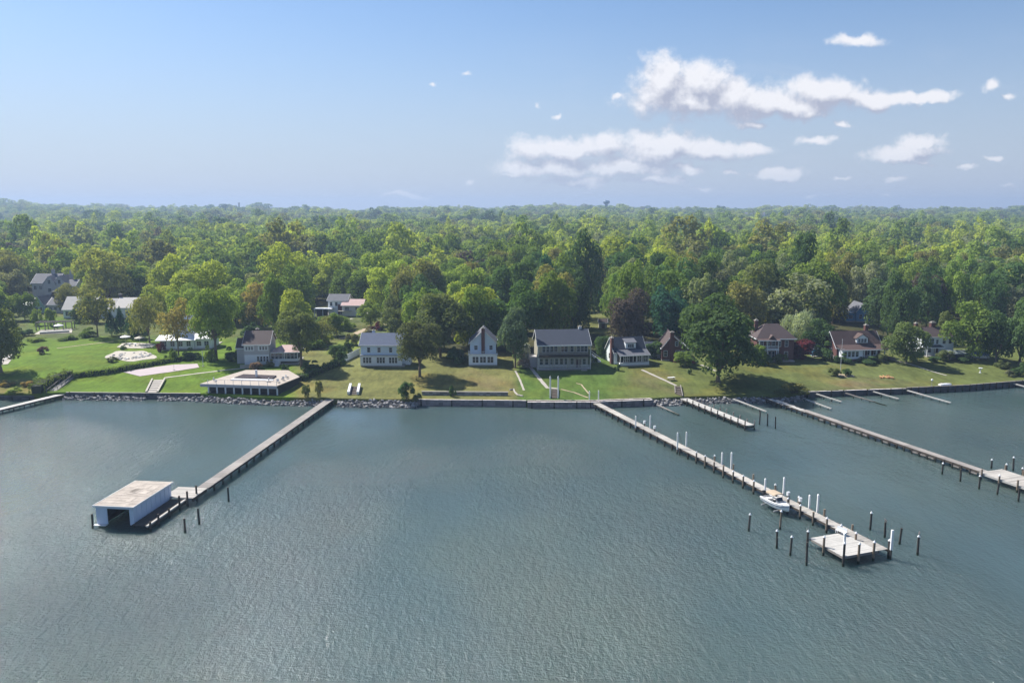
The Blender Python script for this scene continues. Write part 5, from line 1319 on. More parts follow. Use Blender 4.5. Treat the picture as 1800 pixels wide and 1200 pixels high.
# finger rails running from the shore into the water
def rail(pa, pb, lab, w=.34, za=.95, zb=.45, mat='pale_deck', ends=True):
    a, b = P(*pa, za), P(*pb, zb); t = thing('boat_rail', lab, 'boat rail', (a.x, a.y, 0), 0, 'narrow boat rails sloping from the shore'); o = Vector((a.x, a.y, 0))
    MB().bar(a - o, b - o, w, .22).build('beam', M[mat], t); L = (b - a).length
    for k in range(1, int(L / 2.2) + 1): p = a.lerp(b, min(.97, k * 2.2 / L)) - o; pile_part(t, p.x, p.y, -1.2, p.z - .12, .11, 'timber')
rail((1289, 701), (1347, 723), 'pale boat rail between the short pier and the three dark piles')
rail((1417, 702), (1461, 718), 'boat rail nearest the olive shore bush'); rail((1435, 692), (1479, 706), 'short boat rail second from the olive shore bush')
rail((1486, 690.5), (1559, 713), 'long thin boat rail dipping under the water', .22, .9, .02, 'grey_timber'); rail((1535, 688), (1580, 701), 'short boat rail between the dipping one and the longest one')
rail((1595, 686), (1671, 707.5), 'longest boat rail, below the white dinghy', .42)
rail((1155, 711), (1193, 729), 'ruined little dock beam beside the pale riprap', .4, .6, .25, 'grey_timber'); rail((1778, 673), (1815, 683), 'grey boat rail at the right edge of the photo', .5)

# free-standing piles
def mooring(px, yt, yb, lab, cap=True, bird=None, mat='pile'):
    p = P(px, yb, 0); h = z_at(yt, p) - (.25 if cap else 0); t = thing('mooring_pile', lab, 'pile', p, 0, 'mooring piles standing in the water'); t.rotation_euler = (R(rng.uniform(-2.5, 2.5)), R(rng.uniform(-2.5, 2.5)), 0)
    MB().tube([(0, 0, -1.8), (0, 0, h * .5), (0, 0, h)], [.155, .145, .135], 9).build('post', M[mat], t)
    if cap: MB().tube([(0, 0, h + .003), (0, 0, h + .06), (0, 0, h + .3)], [.185, .18, .01], 9).build('cap', M['cap'], t)
    if bird:
        b = thing('bird', bird, 'bird', (p.x, p.y, h + (.28 if cap else .0)), rng.uniform(0, 6)); q = MB()
        q.tube([(-.34, 0, .14), (-.16, 0, .16), (.02, 0, .22), (.14, 0, .30), (.17, 0, .38), (.24, 0, .39), (.33, 0, .37)], [.02, .07, .12, .09, .065, .06, .012], 8)
        q.build('body', M['grey_feather'], b, smooth=True)
        for s in (-.05, .05): MB().tube([(.0, s, 0), (.0, s, .14)], .014, 5).build('leg', M['tan_pile'], b)
mooring(325.5, 911, 936, 'dark bare pile nearest the boathouse catwalk', False); mooring(350.5, 893, 921, 'dark bare pile second out from the boathouse catwalk', False); mooring(402, 856, 881, 'dark bare pile farthest out beside the reddish pier', False); mooring(163, 903, 928, 'dark bare pile at the far front corner of the boathouse', False)
mooring(1316, 901, 933, 'white-capped pile off the stern of the moored boat'); mooring(1371, 896, 930, 'white-capped brownish pile under the hull of the moored boat', mat='tan_pile'); mooring(1365.4, 930, 963, 'white-capped pile between the moored boat and the open water')
mooring(1389, 941, 976, 'pile in the open water halfway from the boat to the platform'); mooring(1417.5, 953, 993, 'bare pile nearest the camera, off the platform corner', False)
mooring(1529.6, 898, 931, 'white-capped pile behind the platform, nearest the pier'); mooring(1555, 917, 944, 'pile with a bird behind the square platform', False, 'dark bird perched on the pile behind the square platform'); mooring(1581, 927, 956, 'bare pile between the two bird piles beyond the platform', False); mooring(1612.7, 940, 975, 'outermost white-capped pile with a bird, right of the platform', True, 'dark bird perched on the outermost pile right of the platform')
mooring(1335, 723, 746, 'dark pile nearest the short grey pier', False); mooring(1349, 727, 748, 'middle one of three dark piles beside the short grey pier', False); mooring(1363, 732, 753, 'outer one of three dark piles beside the short grey pier', False)
mooring(1656, 812, 833, 'white-topped pile along the right-hand pier, farthest from its platform'); mooring(1688, 824, 846, 'bare pile along the right-hand pier between two capped ones', False); mooring(1721, 834, 859, 'white-topped pile at the notch of the right-hand platform'); mooring(1753, 848, 869, 'bare pile in front of the right-hand platform', False); mooring(1790, 858, 881, 'pile in front of the right-hand platform at the photo edge', False)
mooring(1742.5, 806, 823, 'white-capped pile behind the start of the right-hand platform'); mooring(1781, 802, 827, 'tall white-capped pile behind the right-hand platform'); mooring(1769, 814, 826, 'short white-capped pile behind the right-hand platform'); mooring(1797, 821, 834, 'white-capped pile behind the right-hand platform at the photo edge')

# moored boat, raised on its lift
q0 = FB.w(66.9, -2.3, 0); t = thing('boat', 'white open motorboat with tan canvas top moored at the long pier', 'boat', (q0.x, q0.y, .62), FB.rz); t.scale = (.92, .92, .92)
STN = [(-2.9, .98, .30, 0.02), (-1.5, 1.08, .22, 0), (0, 1.10, .20, 0), (1.2, 1.0, .24, .02), (2.1, .72, .36, .08), (2.75, .36, .55, .2), (3.15, .06, .8, .42)]
vs, fs, mi = [], [], []
for (x, w, ch, ke) in STN:
    sh = .98 + .03 * (x + 2.9) + .012 * max(0, x) ** 2
    vs += [(x, 0, ke), (x, w * .80, ch), (x, w * .97, ch + (sh - ch) * .52), (x, w * .99, ch + (sh - ch) * .68), (x, w, sh), (x, -w, sh), (x, -w * .99, ch + (sh - ch) * .68), (x, -w * .97, ch + (sh - ch) * .52), (x, -w * .80, ch)]
for i in range(len(STN) - 1):
    for k in (0, 1, 2, 3, 5, 6, 7, 8): fs.append((i*9+k, (i+1)*9+k, (i+1)*9+(k+1) % 9, i*9+(k+1) % 9)); mi.append(1 if k in (2, 6) else 0)
fs += [tuple(range(9)), tuple(range((len(STN)-1)*9, len(STN)*9))]; mi += [0, 0]
h = MB(); h.v, h.f, h.m, h.c = vs, fs, mi, [.5] * len(fs); h.build('hull', [M['gelcoat'], M['hullblue']], t)
dk = MB()
for (xa, wa, _, _), (xb, wb, _, _) in zip(STN[3:-1], STN[4:]):
    za, zb_ = .98 + .03 * (xa + 2.9) + .012 * max(0, xa) ** 2 + .004, .98 + .03 * (xb + 2.9) + .012 * max(0, xb) ** 2 + .004
    dk.add([(xa, -wa, za), (xb, -wb, zb_), (xb, wb, zb_), (xa, wa, za), (xa, 0, za + .08), (xb, 0, zb_ + .08)], [(0, 1, 5, 4), (4, 5, 2, 3)])
dk.build('foredeck', M['gelcoat'], t); MB().box(-2.85, 1.18, -.95, .95, .52, .56).build('cockpit_floor', M['pale_deck'], t)
g_ = MB()
for s in (-1, 1):
    for (xa, wa, _, _), (xb, wb, _, _) in zip(STN[:3], STN[1:4]): g_.bar((xa, s * (wa - .07), 1.0 + .03 * (xa + 2.9)), (xb, s * (wb - .07), 1.0 + .03 * (xb + 2.9)), .2, .06)
g_.build('gunwale', M['gelcoat'], t)
MB().prism([(.3, .563), (1.0, .563), (.85, 1.35), (.45, 1.45)], 'y', -.42, .42).build('console', M['gelcoat'], t); MB().prism([(.62, 1.36), (1.05, 1.36), (.72, 1.85), (.68, 1.85)], 'y', -.5, .5).build('windscreen', M['glass'], t)
MB().box(-.7, -.15, -.5, .5, .563, .95).build('helm_seat', M['black'], t); MB().box(-2.3, -1.6, -.7, .7, .563, .9).build('stern_seat', M['gelcoat'], t)
c = MB(); prof = [(-.95, 2.1), (-.9, 2.26), (-.5, 2.38), (0, 2.42), (.5, 2.38), (.9, 2.26), (.95, 2.1), (.88, 2.1), (0, 2.33), (-.88, 2.1)]
c.prism(prof, 'x', -1.5, .55).build('canvas_top', M['tan_canvas'], t)
for sx in (-1.35, .4):
    for s in (-.92, .92): MB().bar((sx * .5, s, 1.05), (sx, s, 2.12), .045).build('canopy_frame', M['metal'], t)
e = MB().prism([(-3.45, 1.05), (-2.98, 1.05), (-2.95, 1.55), (-3.05, 1.75), (-3.4, 1.7)], 'y', -.24, .24).build('outboard_motor', M['black'], t); MB().box(-3.3, -3.05, -.1, .1, .0, 1.047).build('motor_leg', M['black'], e)
rl = MB()
for s in (-1, 1): rl.bar((1.3, s * .9, 1.2), (2.9, s * .25, 1.62), .04).bar((1.3, s * .9, 1.1), (1.3, s * .9, 1.22), .04).bar((2.2, s * .62, 1.2), (2.2, s * .55, 1.45), .04)
rl.bar((2.9, -.25, 1.62), (2.9, .25, 1.62), .04).build('bow_rail', M['metal'], t)
l = thing('boat_lift', 'cradle lift with two beams under the moored motorboat', 'boat lift', (q0.x, q0.y, 0), FB.rz)
for x in (-1.6, 1.3): MB().box(x - .1, x + .1, -1.4, 1.35, .5, .70).build('cradle_beam', M['metal'], l); MB().bar((x, 1.3, .6), (x, 1.3, 3.0), .05).build('lift_cable', M['black'], l)
for s in (-.55, .55): MB().box(-2.2, 1.9, s - .1, s + .1, .703, .9).build('bunk', M['tan_pile'], l)

# ------------------------------------------------------------------ boat deck on posts below the maroon-roofed house
ZD = 3.7; q = [P(352, 674, ZD), P(487, 678, ZD), P(527, 662, ZD), P(507, 650.5, ZD), P(432, 650, ZD)]; o = Vector((q[0].x, q[0].y, 0))
t = thing('boat_deck', 'broad flat pale deck on posts with dark boat stalls below', 'deck', o); pl = [((p - o).x, (p - o).y) for p in q]
MB().prism(pl, 'z', ZD - .16, ZD).build('deck_slab', M['deck_top'], t)
fr = MB(); fa, fb = Vector((pl[0][0], pl[0][1], 0)), Vector((pl[1][0], pl[1][1], 0)); d = (fb - fa).normalized()
MB().bar(fa + Vector((0, -.1, ZD - .36)), fb + Vector((0, -.1, ZD - .36)), .16, .7).build('fascia', M['grey_siding'], t)
MB().bar(fa + Vector((1.2, 1.6, 2.2)), fb + Vector((-.3, 1.6, 2.2)), .2, 2.6).build('stall_back_wall', M['dark_int'], t); MB().bar(fa + Vector((1.2, .9, 1.5)), fb + Vector((-.3, .9, 1.5)), 1.5, .12).build('stall_floor', M['dark_int'], t); MB().bar(fb + Vector((-.35, .3, 2.3)), Vector((pl[2][0] - .4, pl[2][1], 2.3)), .15, 2.4).build('stall_side_wall', M['dark_int'], t)  # near-black walls and floor put the shade under the deck into colour
MB().bar(fa + Vector((1.8, .1, 1.25)), fb + Vector((.3, .1, 1.25)), 1.2, .3).build('sill', M['grey_timber'], t)
for k in range(9):
    p = fa.lerp(fb, (k + .9) / 9.0) if k < 8 else fa.lerp(fb, .995)
    MB().box(p.x - .15, p.x + .15, p.y + .12, p.y + .42, .9, ZD - .72).build('post', M['white'], t)
    MB().box(p.x - .04, p.x + .04, p.y - .06, p.y + .02, ZD, ZD + 1.0).build('rail_post', M['white'], t)
MB().bar(fa + Vector((.3, -.02, ZD + 1.0)), fb + Vector((0, -.02, ZD + 1.0)), .04).build('top_rail', M['metal'], t)
qq = [P(412, 665, ZD + .02), P(478, 667, ZD + .02), P(486, 661.5, ZD + .02), P(428, 659, ZD + .02)]
MB().prism([((p - o).x, (p - o).y) for p in qq], 'z', ZD + .004, ZD + .3).build('raised_dark_slab', M['slab_dark'], t)  # raised slab in one dark colour on the deck
MB().prism([((p - o).x * 1.0, (p - o).y) for p in [P(405, 668, ZD), P(480, 669, ZD), P(481, 667.6, ZD), P(411, 665.6, ZD)]], 'z', ZD + .003, ZD + .16).build('slab_coping', M['white'], t)
p = P(451, 664, ZD) - o; MB().box(p.x - .22, p.x + .22, p.y - .22, p.y + .22, ZD + .31, ZD + 2.0).build('pillar', M['white'], t)
for k, (px, py) in enumerate(((378, 670), (470, 671), (489, 672), (497, 668), (505, 665))):
    p = P(px, py, ZD); c = thing('deck_chair', ('white deck chair alone at the hedge side of the boat deck', 'white deck chair before the dark slab on the boat deck', 'white deck chair at the near corner of the boat deck', 'dark-cushioned deck chair at the outer end of the boat deck', 'deck chair farthest back at the outer end of the boat deck')[k], 'chair', (p.x, p.y, ZD + .003), rng.uniform(0, 6), 'chairs on the boat deck')
    MB().box(-.3, .3, -.3, .3, .32, .4).build('seat', M['white' if k < 3 else 'black'], c); MB().box(-.3, .3, .303, .37, .4, .95).build('backrest', M['white'], c)
    for sx in (-.25, .25):
        for sy in (-.25, .25): MB().box(sx - .03, sx + .03, sy - .03, sy + .03, 0, .317).build('leg', M['white'], c)

# ------------------------------------------------------------------ steps, paths, paving
def steps(pl_, pr_, tl, tr, lab, n=7, mat='timber', rail='white', rw=.28, rh=.35):
    a, b, c, d = G(*pl_, .1), G(*pr_, .1), G(*tl, .25), G(*tr, .25); o = a.copy(); t = thing('bank_steps', lab, 'steps', o, 0, 'steps down the bank')
    for u, v in ((a, c), (b, d)): MB().bar(u - o + Vector((0, 0, rh * .5)), v - o + Vector((0, 0, rh * .5)), rw, rh).build('side_wall', M[rail], t)
    for k in range(n):
        f0, f1 = k / n, (k + .92) / n; l0, l1, r0, r1 = a.lerp(c, f0) - o, a.lerp(c, f1) - o, b.lerp(d, f0) - o, b.lerp(d, f1) - o; z = l1.z
        u = [l0.lerp(r0, .12), l0.lerp(r0, .88), l1.lerp(r1, .88), l1.lerp(r1, .12)]
        MB().prism([(p.x, p.y) for p in u], 'z', z - .7, z - .05).build('tread', M[mat], t)
steps((257, 690), (277, 690), (268, 668.5), (290, 667.5), 'wide pale-walled steps down the bright lawn bank', 6, 'concrete', 'pale_stone', .4, .3)
steps((612.5, 694), (629, 694), (616.5, 680), (632, 680), 'short steps with two white side walls on the olive lawn', 5, 'timber', 'white', .55, .7)
steps((968, 700), (981, 700), (969, 685), (981, 685), 'dark bank steps between two tall white posts', 6, 'timber', 'timber', .2, .2)
steps((1187, 692), (1200, 697), (1186, 680), (1196, 679), 'dark little steps down to the short pier', 4, 'timber', 'grey_timber', .2, .2)
def ribbon(name, pts, w, mat, dz=.05, taper=None):
    q = [G(a, b) for a, b in pts]; V, F = [], []; L = []
    for a, b in zip(q[:-1], q[1:]):
        n = max(1, int((b - a).length / 1.0)); L += [a.lerp(b, k / n) for k in range(n)]
    L.append(q[-1])
    for i, p in enumerate(L):
        d = L[min(i + 1, len(L) - 1)] - L[max(i - 1, 0)]; n = Vector((-d.y, d.x, 0)).normalized() * w * .5 * (1 + .12 * math.sin(i * 1.7))
        for s in (-1, 1): x, y = p.x + n.x * s, p.y + n.y * s; V.append((x, y, float(gz(x, y)) + dz))
    for i in range(len(L) - 1): F.append((2*i, 2*i+1, 2*i+3, 2*i+2))
    mb = MB(); mb.add(V, F); return props(mb.build(name, M[mat]), kind='structure')
ribbon('path', [(930, 643), (940, 655), (952, 670), (962, 681.5), (981, 683)], .95, 'concrete')
ribbon('path', [(986, 684), (1010, 690), (1034, 699)], .45, 'dirt'); ribbon('path', [(1013, 673.5), (1022, 676), (1035, 692)], .35, 'dirt')
ribbon('path', [(1128, 650), (1150, 660), (1172, 670), (1189, 678)], .8, 'concrete', .06)
ribbon('path', [(1566, 632), (1600, 640), (1636, 652), (1664, 660)], .6, 'concrete'); ribbon('path', [(1232, 641), (1258, 652)], .7, 'concrete')
ribbon('path', [(289, 664), (320, 660), (350, 656), (400, 650), (442, 646)], .8, 'pale_stone')
ribbon('path', [(906, 652), (914, 668), (921, 686)], .5, 'concrete'); ribbon('path', [(100, 612), (140, 607), (200, 600)], .7, 'dirt', .03)
ribbon('driveway', [(600, 596), (622, 588), (645, 578), (690, 566)], 2.4, 'dirt', .07); ribbon('driveway', [(560, 578), (585, 565), (620, 560)], 1.6, 'pale_stone', .07)
def sheet(name, pts, mat, dz=.06):
    q = [G(a, b) for a, b in pts]; xs, ys = [p.x for p in q], [p.y for p in q]; bm_ = bmesh.new(); f = bm_.faces.new([bm_.verts.new((p.x, p.y, 0)) for p in q])
    bmesh.ops.triangulate(bm_, faces=[f]); bmesh.ops.subdivide_edges(bm_, edges=bm_.edges[:], cuts=6, use_grid_fill=True); bmesh.ops.triangulate(bm_, faces=bm_.faces[:])
    for v in bm_.verts: v.co.z = float(gz(v.co.x, v.co.y)) + dz
    bmesh.ops.recalc_face_normals(bm_, faces=bm_.faces[:]); me = bpy.data.meshes.new(name); bm_.to_mesh(me); bm_.free(); me.materials.append(M[mat]); return props(link(name, me), kind='structure')
M['court'] = plain('court_surface', (.42, .36, .37), .85, .12, .6)
sheet('paved_court', [(216, 654), (246, 661.5), (300, 654), (350, 646), (347, 639.5), (306, 641)], 'court', .08)
sheet('terrace', [(-30, 645), (14, 640), (24, 628), (16, 613), (-30, 612)], 'pale_stone', .08)
sheet('terrace', [(205, 610.5), (222, 612), (250, 612.5), (268, 610), (274, 606), (262, 603.5), (238, 602.5), (215, 603.5)], 'pale_stone', .08)
sheet('pool_terrace', [(60, 588), (126, 585), (128, 578), (72, 580)], 'pale_stone', .10)
sheet('gravel_bed', [(230 + 44 * math.cos(a) * (1 + .12 * math.sin(3 * a)), 625.5 + 9 * math.sin(a) * (1 + .15 * math.sin(5 * a))) for a in np.linspace(0, 2 * math.pi, 22, endpoint=False)], 'pale_stone', .07)
sheet('bare_soil', [(1474, 657), (1500, 659), (1502, 663), (1468, 662)], 'dirt', .05)

M['pale_rock'] = plain('pale_rock', (.62,.60,.56), .85, .2, 1.5)
# stone garden
o = G(230, 626); t = thing('stone_garden', 'white and dark stones ringing a pale gravel bed above the long hedge', 'rock garden', o)
for i in range(70):
    a = rng.uniform(0, 6.28); r_ = rng.uniform(.25, 1.0) ** .5; x, y = o.x + math.cos(a) * 5.6 * r_, o.y + math.sin(a) * 5.5 * r_
    c = link('stone', STONES[i % 8], t); s = rng.uniform(.4, 1.0); c.location = (x - o.x, y - o.y, float(gz(x, y)) - o.z + .15); c.scale = (s, s, s * 1.1); c.rotation_euler = (0, 0, rng.uniform(0, 6)); c.material_slots[0].link = 'OBJECT'; c.material_slots[0].material = M['pale_rock' if rng.random() < .6 else 'stone'] if 'pale_rock' in M else M['white' if rng.random() < .5 else 'stone']

# low retaining wall, panel fences
a, b = G(742, 694), G(893, 695); t = thing('retaining_wall', 'low grey block retaining wall with pale cap on the cottage lawn', 'wall', a); d = b - a
d.z = 0; n = 24
for k in range(n):
    u, v = d * (k / n), d * ((k + .97) / n)
    for j in range(2): MB().bar(u + Vector((0, -.02 * j, .15 + .42 * j)), v + Vector((0, -.02 * j, .15 + .42 * j)), .4 + rng.uniform(-.03, .03), .40).build('block', M['stone'], t)
MB().bar(Vector((-.1, 0, .86)), d + Vector((.1, 0, .86)), .5, .1).build('cap', M['concrete'], t)
t2 = thing('curved_kerb', 'curved white kerb at the end of the low retaining wall', 'kerb', G(905, 687)); o = t2.location
kp = [G(a_, b_, .15) - o for a_, b_ in ((896, 686), (903, 685), (905, 690), (910, 695), (919, 697))]
MB().tube(kp, .22, 6).build('kerb', M['concrete'], t2)
def fence(p0, p1, lab, h, npan, mat, gap=.06, name='panel_fence'):
    a, b = G(*p0), G(*p1); t = thing(name, lab, 'fence', a); d = b - a
    for k in range(npan):
        u, v = d * (k / npan), d * ((k + 1) / npan); e = (v - u).normalized() * gap
        MB().bar(u + e + Vector((0, 0, h * .5)), v - e + Vector((0, 0, h * .5)), .06, h * .92).build('panel', M[mat], t)
    for k in range(npan + 1): p = d * (k / npan); MB().box(p.x - .07, p.x + .07, p.y - .07, p.y + .07, p.z - .4, p.z + h * 1.05).build('post', M[mat], t)
fence((597, 641), (632, 623), 'white panel fence between the dark hedge and the pale blue colonial', 1.9, 8, 'white')
fence((1184, 637), (1222, 639), 'low red picket fence under the big shade tree', 1.0, 8, 'redfence')
fence((1560, 631), (1572, 633), 'short grey fence at the porch end of the bungalow', .9, 3, 'grey_timber')

# ------------------------------------------------------------------ garden things
def pole(px, yt, yb, lab, r=.07, name='flagpole', cat='flagpole', ball=True):
    p = G(px, yb); h = z_at(yt, p) - p.z; t = thing(name, lab, cat, p); MB().tube([(0, 0, -.3), (0, 0, h)], [r, r * .6], 8).build('pole', M['white'], t)
    MB().box(-.25, .25, -.25, .25, -.2, .15).build('base', M['concrete'], t)
    if ball: MB().tube([(0, 0, h), (0, 0, h + .08), (0, 0, h + .16)], [.03, .1, .02], 8).build('finial', M['white'], t)
    return t, h
t, h = pole(1477, 597, 656, 'tall white flagpole standing among bushes on the right lawn'); MB().bar((-.9, 0, h * .72), (.9, 0, h * .72), .06).build('yardarm', M['white'], t)
pole(357, 617, 644, 'white pole at the far corner of the paved court', .09)
pole(306, 641, 651, 'thin dark post at the edge of the paved court', .06, 'court_post', 'post', False)
def lamp(px, yt, yb, lab):
    p = G(px, yb); h = z_at(yt, p) - p.z; t = thing('lamp_post', lab, 'lamp post', p); MB().tube([(0, 0, -.3), (0, 0, h - .35)], .06, 8).build('pole', M['metal'], t)
    bm_ = bmesh.new(); bmesh.ops.create_uvsphere(bm_, u_segments=14, v_segments=9, radius=.27); me = bpy.data.meshes.new('globe'); bm_.to_mesh(me); bm_.free(); me.materials.append(M['cap']); g_ = link('globe', me, t); g_.location = (0, 0, h - .1)
lamp(1637.5, 667, 679, 'round white globe lamp by the right bulkhead')
p = G(1723, 655); t = thing('bird_bath', 'white pedestal bird bath on the far right lawn', 'bird bath', p)
MB().tube([(0, 0, -.1), (0, 0, .08), (0, 0, .2), (0, 0, 1.0)], [.32, .3, .12, .12], 10).build('pedestal', M['white'], t); MB().tube([(0, 0, 1.0), (0, 0, 1.2), (0, 0, 1.32)], [.14, .5, .52], 12).build('basin', M['white'], t)
for px, lab in ((1461.5, 'white lawn chair nearer the maroon bush before the bungalow'), (1468.5, 'white lawn chair nearer the flagpole before the bungalow')):
    p = G(px, 630); t = thing('lawn_chair', lab, 'chair', p, R(rng.uniform(-15, 15)), 'white lawn chairs'); Mx = Matrix.Rotation(R(-18), 4, 'X')
    MB().box(-.34, .34, -.35, .3, .36, .42).build('seat', M['white'], t); MB().box(-.34, .34, 0, .06, 0, .85, 0, .5, Matrix.Translation((0, .3, .40)) @ Mx).build('backrest', M['white'], t)
    for s in (-.38, .38):
        MB().box(s - .06, s + .06, -.4, .42, .60, .65).build('armrest', M['white'], t)
        MB().box(s - .04, s + .04, -.38, -.30, 0, .597).build('leg', M['white'], t); MB().box(s - .04, s + .04, .28, .36, 0, .597).build('leg', M['white'], t)
p = G(1180, 668); t = thing('picnic_table', 'white-topped picnic table on the lawn by the dark little steps', 'table', p, R(20))
MB().box(-.95, .95, -.4, .4, .70, .76).build('tabletop', M['white'], t)
for s in (-.7, .7): MB().box(-.95, .95, s - .14, s + .14, .42, .47).build('bench', M['grey_timber'], t); MB().bar((s, -.75, 0), (s, .2, .69), .08).build('leg', M['grey_timber'], t); MB().bar((s, .75, 0), (s, -.2, .69), .08).build('leg', M['grey_timber'], t)
p = G(1556, 663); t = thing('log_pile', 'scattered orange-tan logs on the lawn above the small rails', 'logs', p)
for i in range(16): a = rng.uniform(0, 3.14); x, y = rng.uniform(-1.7, 1.7), rng.uniform(-1.3, 1.3); z = float(gz(p.x + x, p.y + y)) - p.z + .16; L_ = rng.uniform(.3, .7); MB().tube([(x - math.cos(a) * L_, y - math.sin(a) * L_, z), (x + math.cos(a) * L_, y + math.sin(a) * L_, z + rng.uniform(0, .1))], .17, 7).build('log', M['orange'], t)
p = P(1664, 677, 1.5); t = thing('dinghy', 'white dinghy lying upturned on the right bulkhead', 'boat', (p.x, p.y + .6, WTOP + .03), R(12))
vs, fs = [], []; SX = [(-1.7, .55, .35), (-.8, .72, .5), (.2, .74, .52), (1.1, .55, .45), (1.8, .08, .3)]
for x, w, h in SX: vs += [(x, -w, 0), (x, -w * .8, h * .75), (x, 0, h), (x, w * .8, h * .75), (x, w, 0)]
for i in range(len(SX) - 1):
    for k in range(4): fs.append((i*5+k, i*5+k+1, i*5+k+6, i*5+k+5))
fs += [(0, 1, 2, 3, 4), (20, 24, 23, 22, 21)]
MB().add(vs, fs).build('hull', M['gelcoat'], t); MB().box(-1.6, 1.7, -.03, .03, .53, .57).build('keel', M['grey_timber'], t)
LG_ = 'loungers on the left edge terrace'
for k, (px, py) in enumerate(((6, 634), (14, 630), (8, 621), (17, 619))):
    t = thing('sun_lounger', ('white sun lounger nearest the left edge tree trunk', 'white sun lounger at the lawn side of the left edge terrace', 'pinkish sun lounger at the back of the left edge terrace', 'pinkish sun lounger at the back lawn corner of the left edge terrace')[k], 'sun lounger', G(px, py, .09), R(rng.uniform(20, 60)), LG_)
    MB().box(-.9, .5, -.33, .33, .28, .36).build('bed', M['white' if k < 2 else 'pink_roof'], t); MB().box(0, .7, -.33, .33, 0, .07, 0, .5, Matrix.Translation((.5, 0, .30)) @ Matrix.Rotation(R(-40), 4, 'Y')).build('backrest', M['white' if k < 2 else 'pink_roof'], t)
    for sx in (-.8, .45):
        for sy in (-.28, .28): MB().box(sx - .03, sx + .03, sy - .03, sy + .03, 0, .278).build('leg', M['white'], t)
def umbrella(px, py, lab, mat):
    t = thing('garden_umbrella', lab, 'umbrella', G(px, py, .06), 0, 'garden umbrellas on the terraces'); MB().tube([(0, 0, 0), (0, 0, 2.6)], .04, 6).build('pole', M['metal'], t); MB().tube([(0, 0, 0), (0, 0, .1)], .3, 8).build('base', M['concrete'], t)
    MB().tube([(0, 0, 2.1), (0, 0, 2.14), (0, 0, 2.65)], [1.6, 1.55, .05], 8).build('canopy', M[mat], t)
umbrella(221, 604, 'white garden umbrella on the terrace below the cone-shaped evergreens', 'white'); umbrella(246, 606, 'pale tan garden umbrella on the terrace by the drooping willow', 'cream'); umbrella(104, 583, 'white garden umbrella beside the dark pergola', 'white')
for k, (px, py) in enumerate(((228, 608), (238, 608))):
    t = thing('garden_table', ('round white table beside the white garden umbrella', 'round white table beside the pale tan garden umbrella')[k], 'table', G(px, py, .07), 0, 'tables on the garden terrace'); MB().tube([(0, 0, .7), (0, 0, .75)], .6, 12).build('tabletop', M['white'], t); MB().tube([(0, 0, 0), (0, 0, .698)], [.25, .06], 8).build('leg', M['white'], t)
t = thing('stair', 'white outside stair with sloping rail beside the double-porch house', 'stair', G(1056, 636), R(12))
for k in range(7): MB().box(-2.6 + k * .36, -2.6 + (k + 1) * .36 - .01, -.5, .5, -.2, 2.2 - k * .3).build('step', M['white'], t)
for s_ in (-.56, .56): MB().bar((-2.7, s_, 3.1), (.2, s_, .9), .09).build('handrail', M['white'], t)
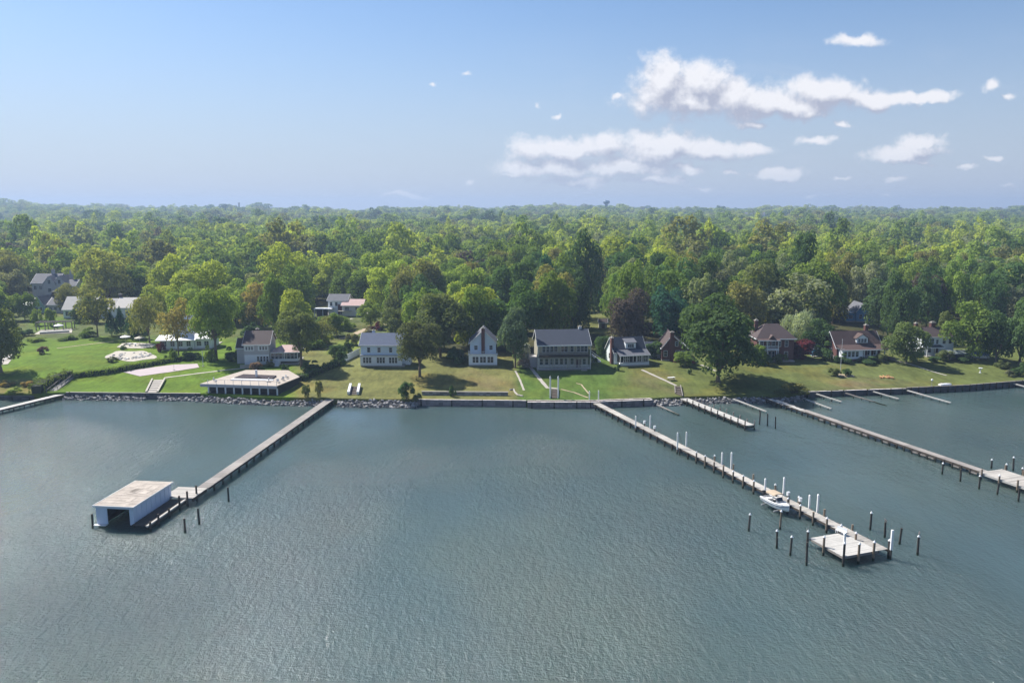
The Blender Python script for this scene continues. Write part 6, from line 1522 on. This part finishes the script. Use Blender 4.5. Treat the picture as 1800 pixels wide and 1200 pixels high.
# pergola
a, b = G(64, 581), G(127, 579); t = thing('pergola', 'long dark wooden pergola beside the far pool terrace', 'pergola', a); d = b - a; n = Vector((-d.y, d.x, 0)).normalized()
for k in range(5):
    for s in (0, 2.6): p = d * (k / 4) + n * s; MB().box(p.x - .12, p.x + .12, p.y - .12, p.y + .12, -.4 + p.z, 2.6 + p.z).build('post', M['grey_timber'], t)
for s in (0, 2.6): MB().bar(n * s + Vector((0, 0, 2.7)), d + n * s + Vector((0, 0, 2.7)), .16, .2).build('beam', M['grey_timber'], t)
for k in range(22): p = d * (k / 21); MB().bar(p - n * .4 + Vector((0, 0, 2.88)), p + n * 3.0 + Vector((0, 0, 2.88)), .1, .14).build('rafter', M['grey_timber'], t)
a, b = G(70, 587), G(122, 584); t = thing('garden_wall', 'low white garden wall in front of the pergola', 'wall', a); d = b - a
MB().bar(Vector((0, 0, .3)), d + Vector((0, 0, .3)), .4, .6).build('wall', M['pale_stone'], t); MB().bar(Vector((0, 0, .65)), d + Vector((0, 0, .65)), .5, .08).build('coping', M['white'], t)

# ------------------------------------------------------------------ far landmarks
p = Vector(((1063.5 - 900) / FPX * 2300, 2300, 0)); p.z = float(gz(p.x, p.y)); zt_ = z_at(351.5, p) - p.z
t = thing('water_tower', 'bluish water tower with broad tank rising above the far wood', 'water tower', p)
MB().tube([(0, 0, -3), (0, 0, zt_ - 13), (0, 0, zt_ - 9.5)], [4.2, 4.2, 6.0], 16).build('column', M['tower_blue'], t)
MB().tube([(0, 0, zt_ - 11.5), (0, 0, zt_ - 9), (0, 0, zt_ - 5), (0, 0, zt_ - 2), (0, 0, zt_ - .8)], [6.2, 9.0, 9.6, 7.5, 2.0], 20).build('tank', M['tower_blue'], t); MB().tube([(-2, 0, zt_ - 1.5), (-2, 0, zt_ + 1.5)], .8, 8).build('vent', M['metal'], t)
p = Vector(((427 - 900) / FPX * 2500, 2500, 0)); p.z = float(gz(p.x, p.y)); zt_ = z_at(356.5, p) - p.z
t = thing('tall_stack', 'slim dark stack on the far wooded skyline', 'chimney stack', p); MB().tube([(0, 0, -3), (0, 0, zt_)], [3.0, 2.2], 12).build('shaft', M['metal'], t); MB().tube([(0, 0, zt_ - 3), (0, 0, zt_ + .5)], [3.2, 3.2], 12).build('crown_band', M['metal'], t)
# ------------------------------------------------------------------ air
hz = MB().box(-5200, 5200, -900, 5900, -3.2, 135).build('haze', [], None)
m = bpy.data.materials.new('haze_air'); m.use_nodes = True; nt = m.node_tree; nt.nodes.clear()
pv = nt.nodes.new('ShaderNodeVolumePrincipled'); pv.inputs['Color'].default_value = (.44, .59, .84, 1); pv.inputs['Density'].default_value = .00025; pv.inputs['Anisotropy'].default_value = .2
mo = nt.nodes.new('ShaderNodeOutputMaterial'); nt.links.new(pv.outputs[0], mo.inputs['Volume']); hz.data.materials.append(m)
props(hz, kind='stuff')
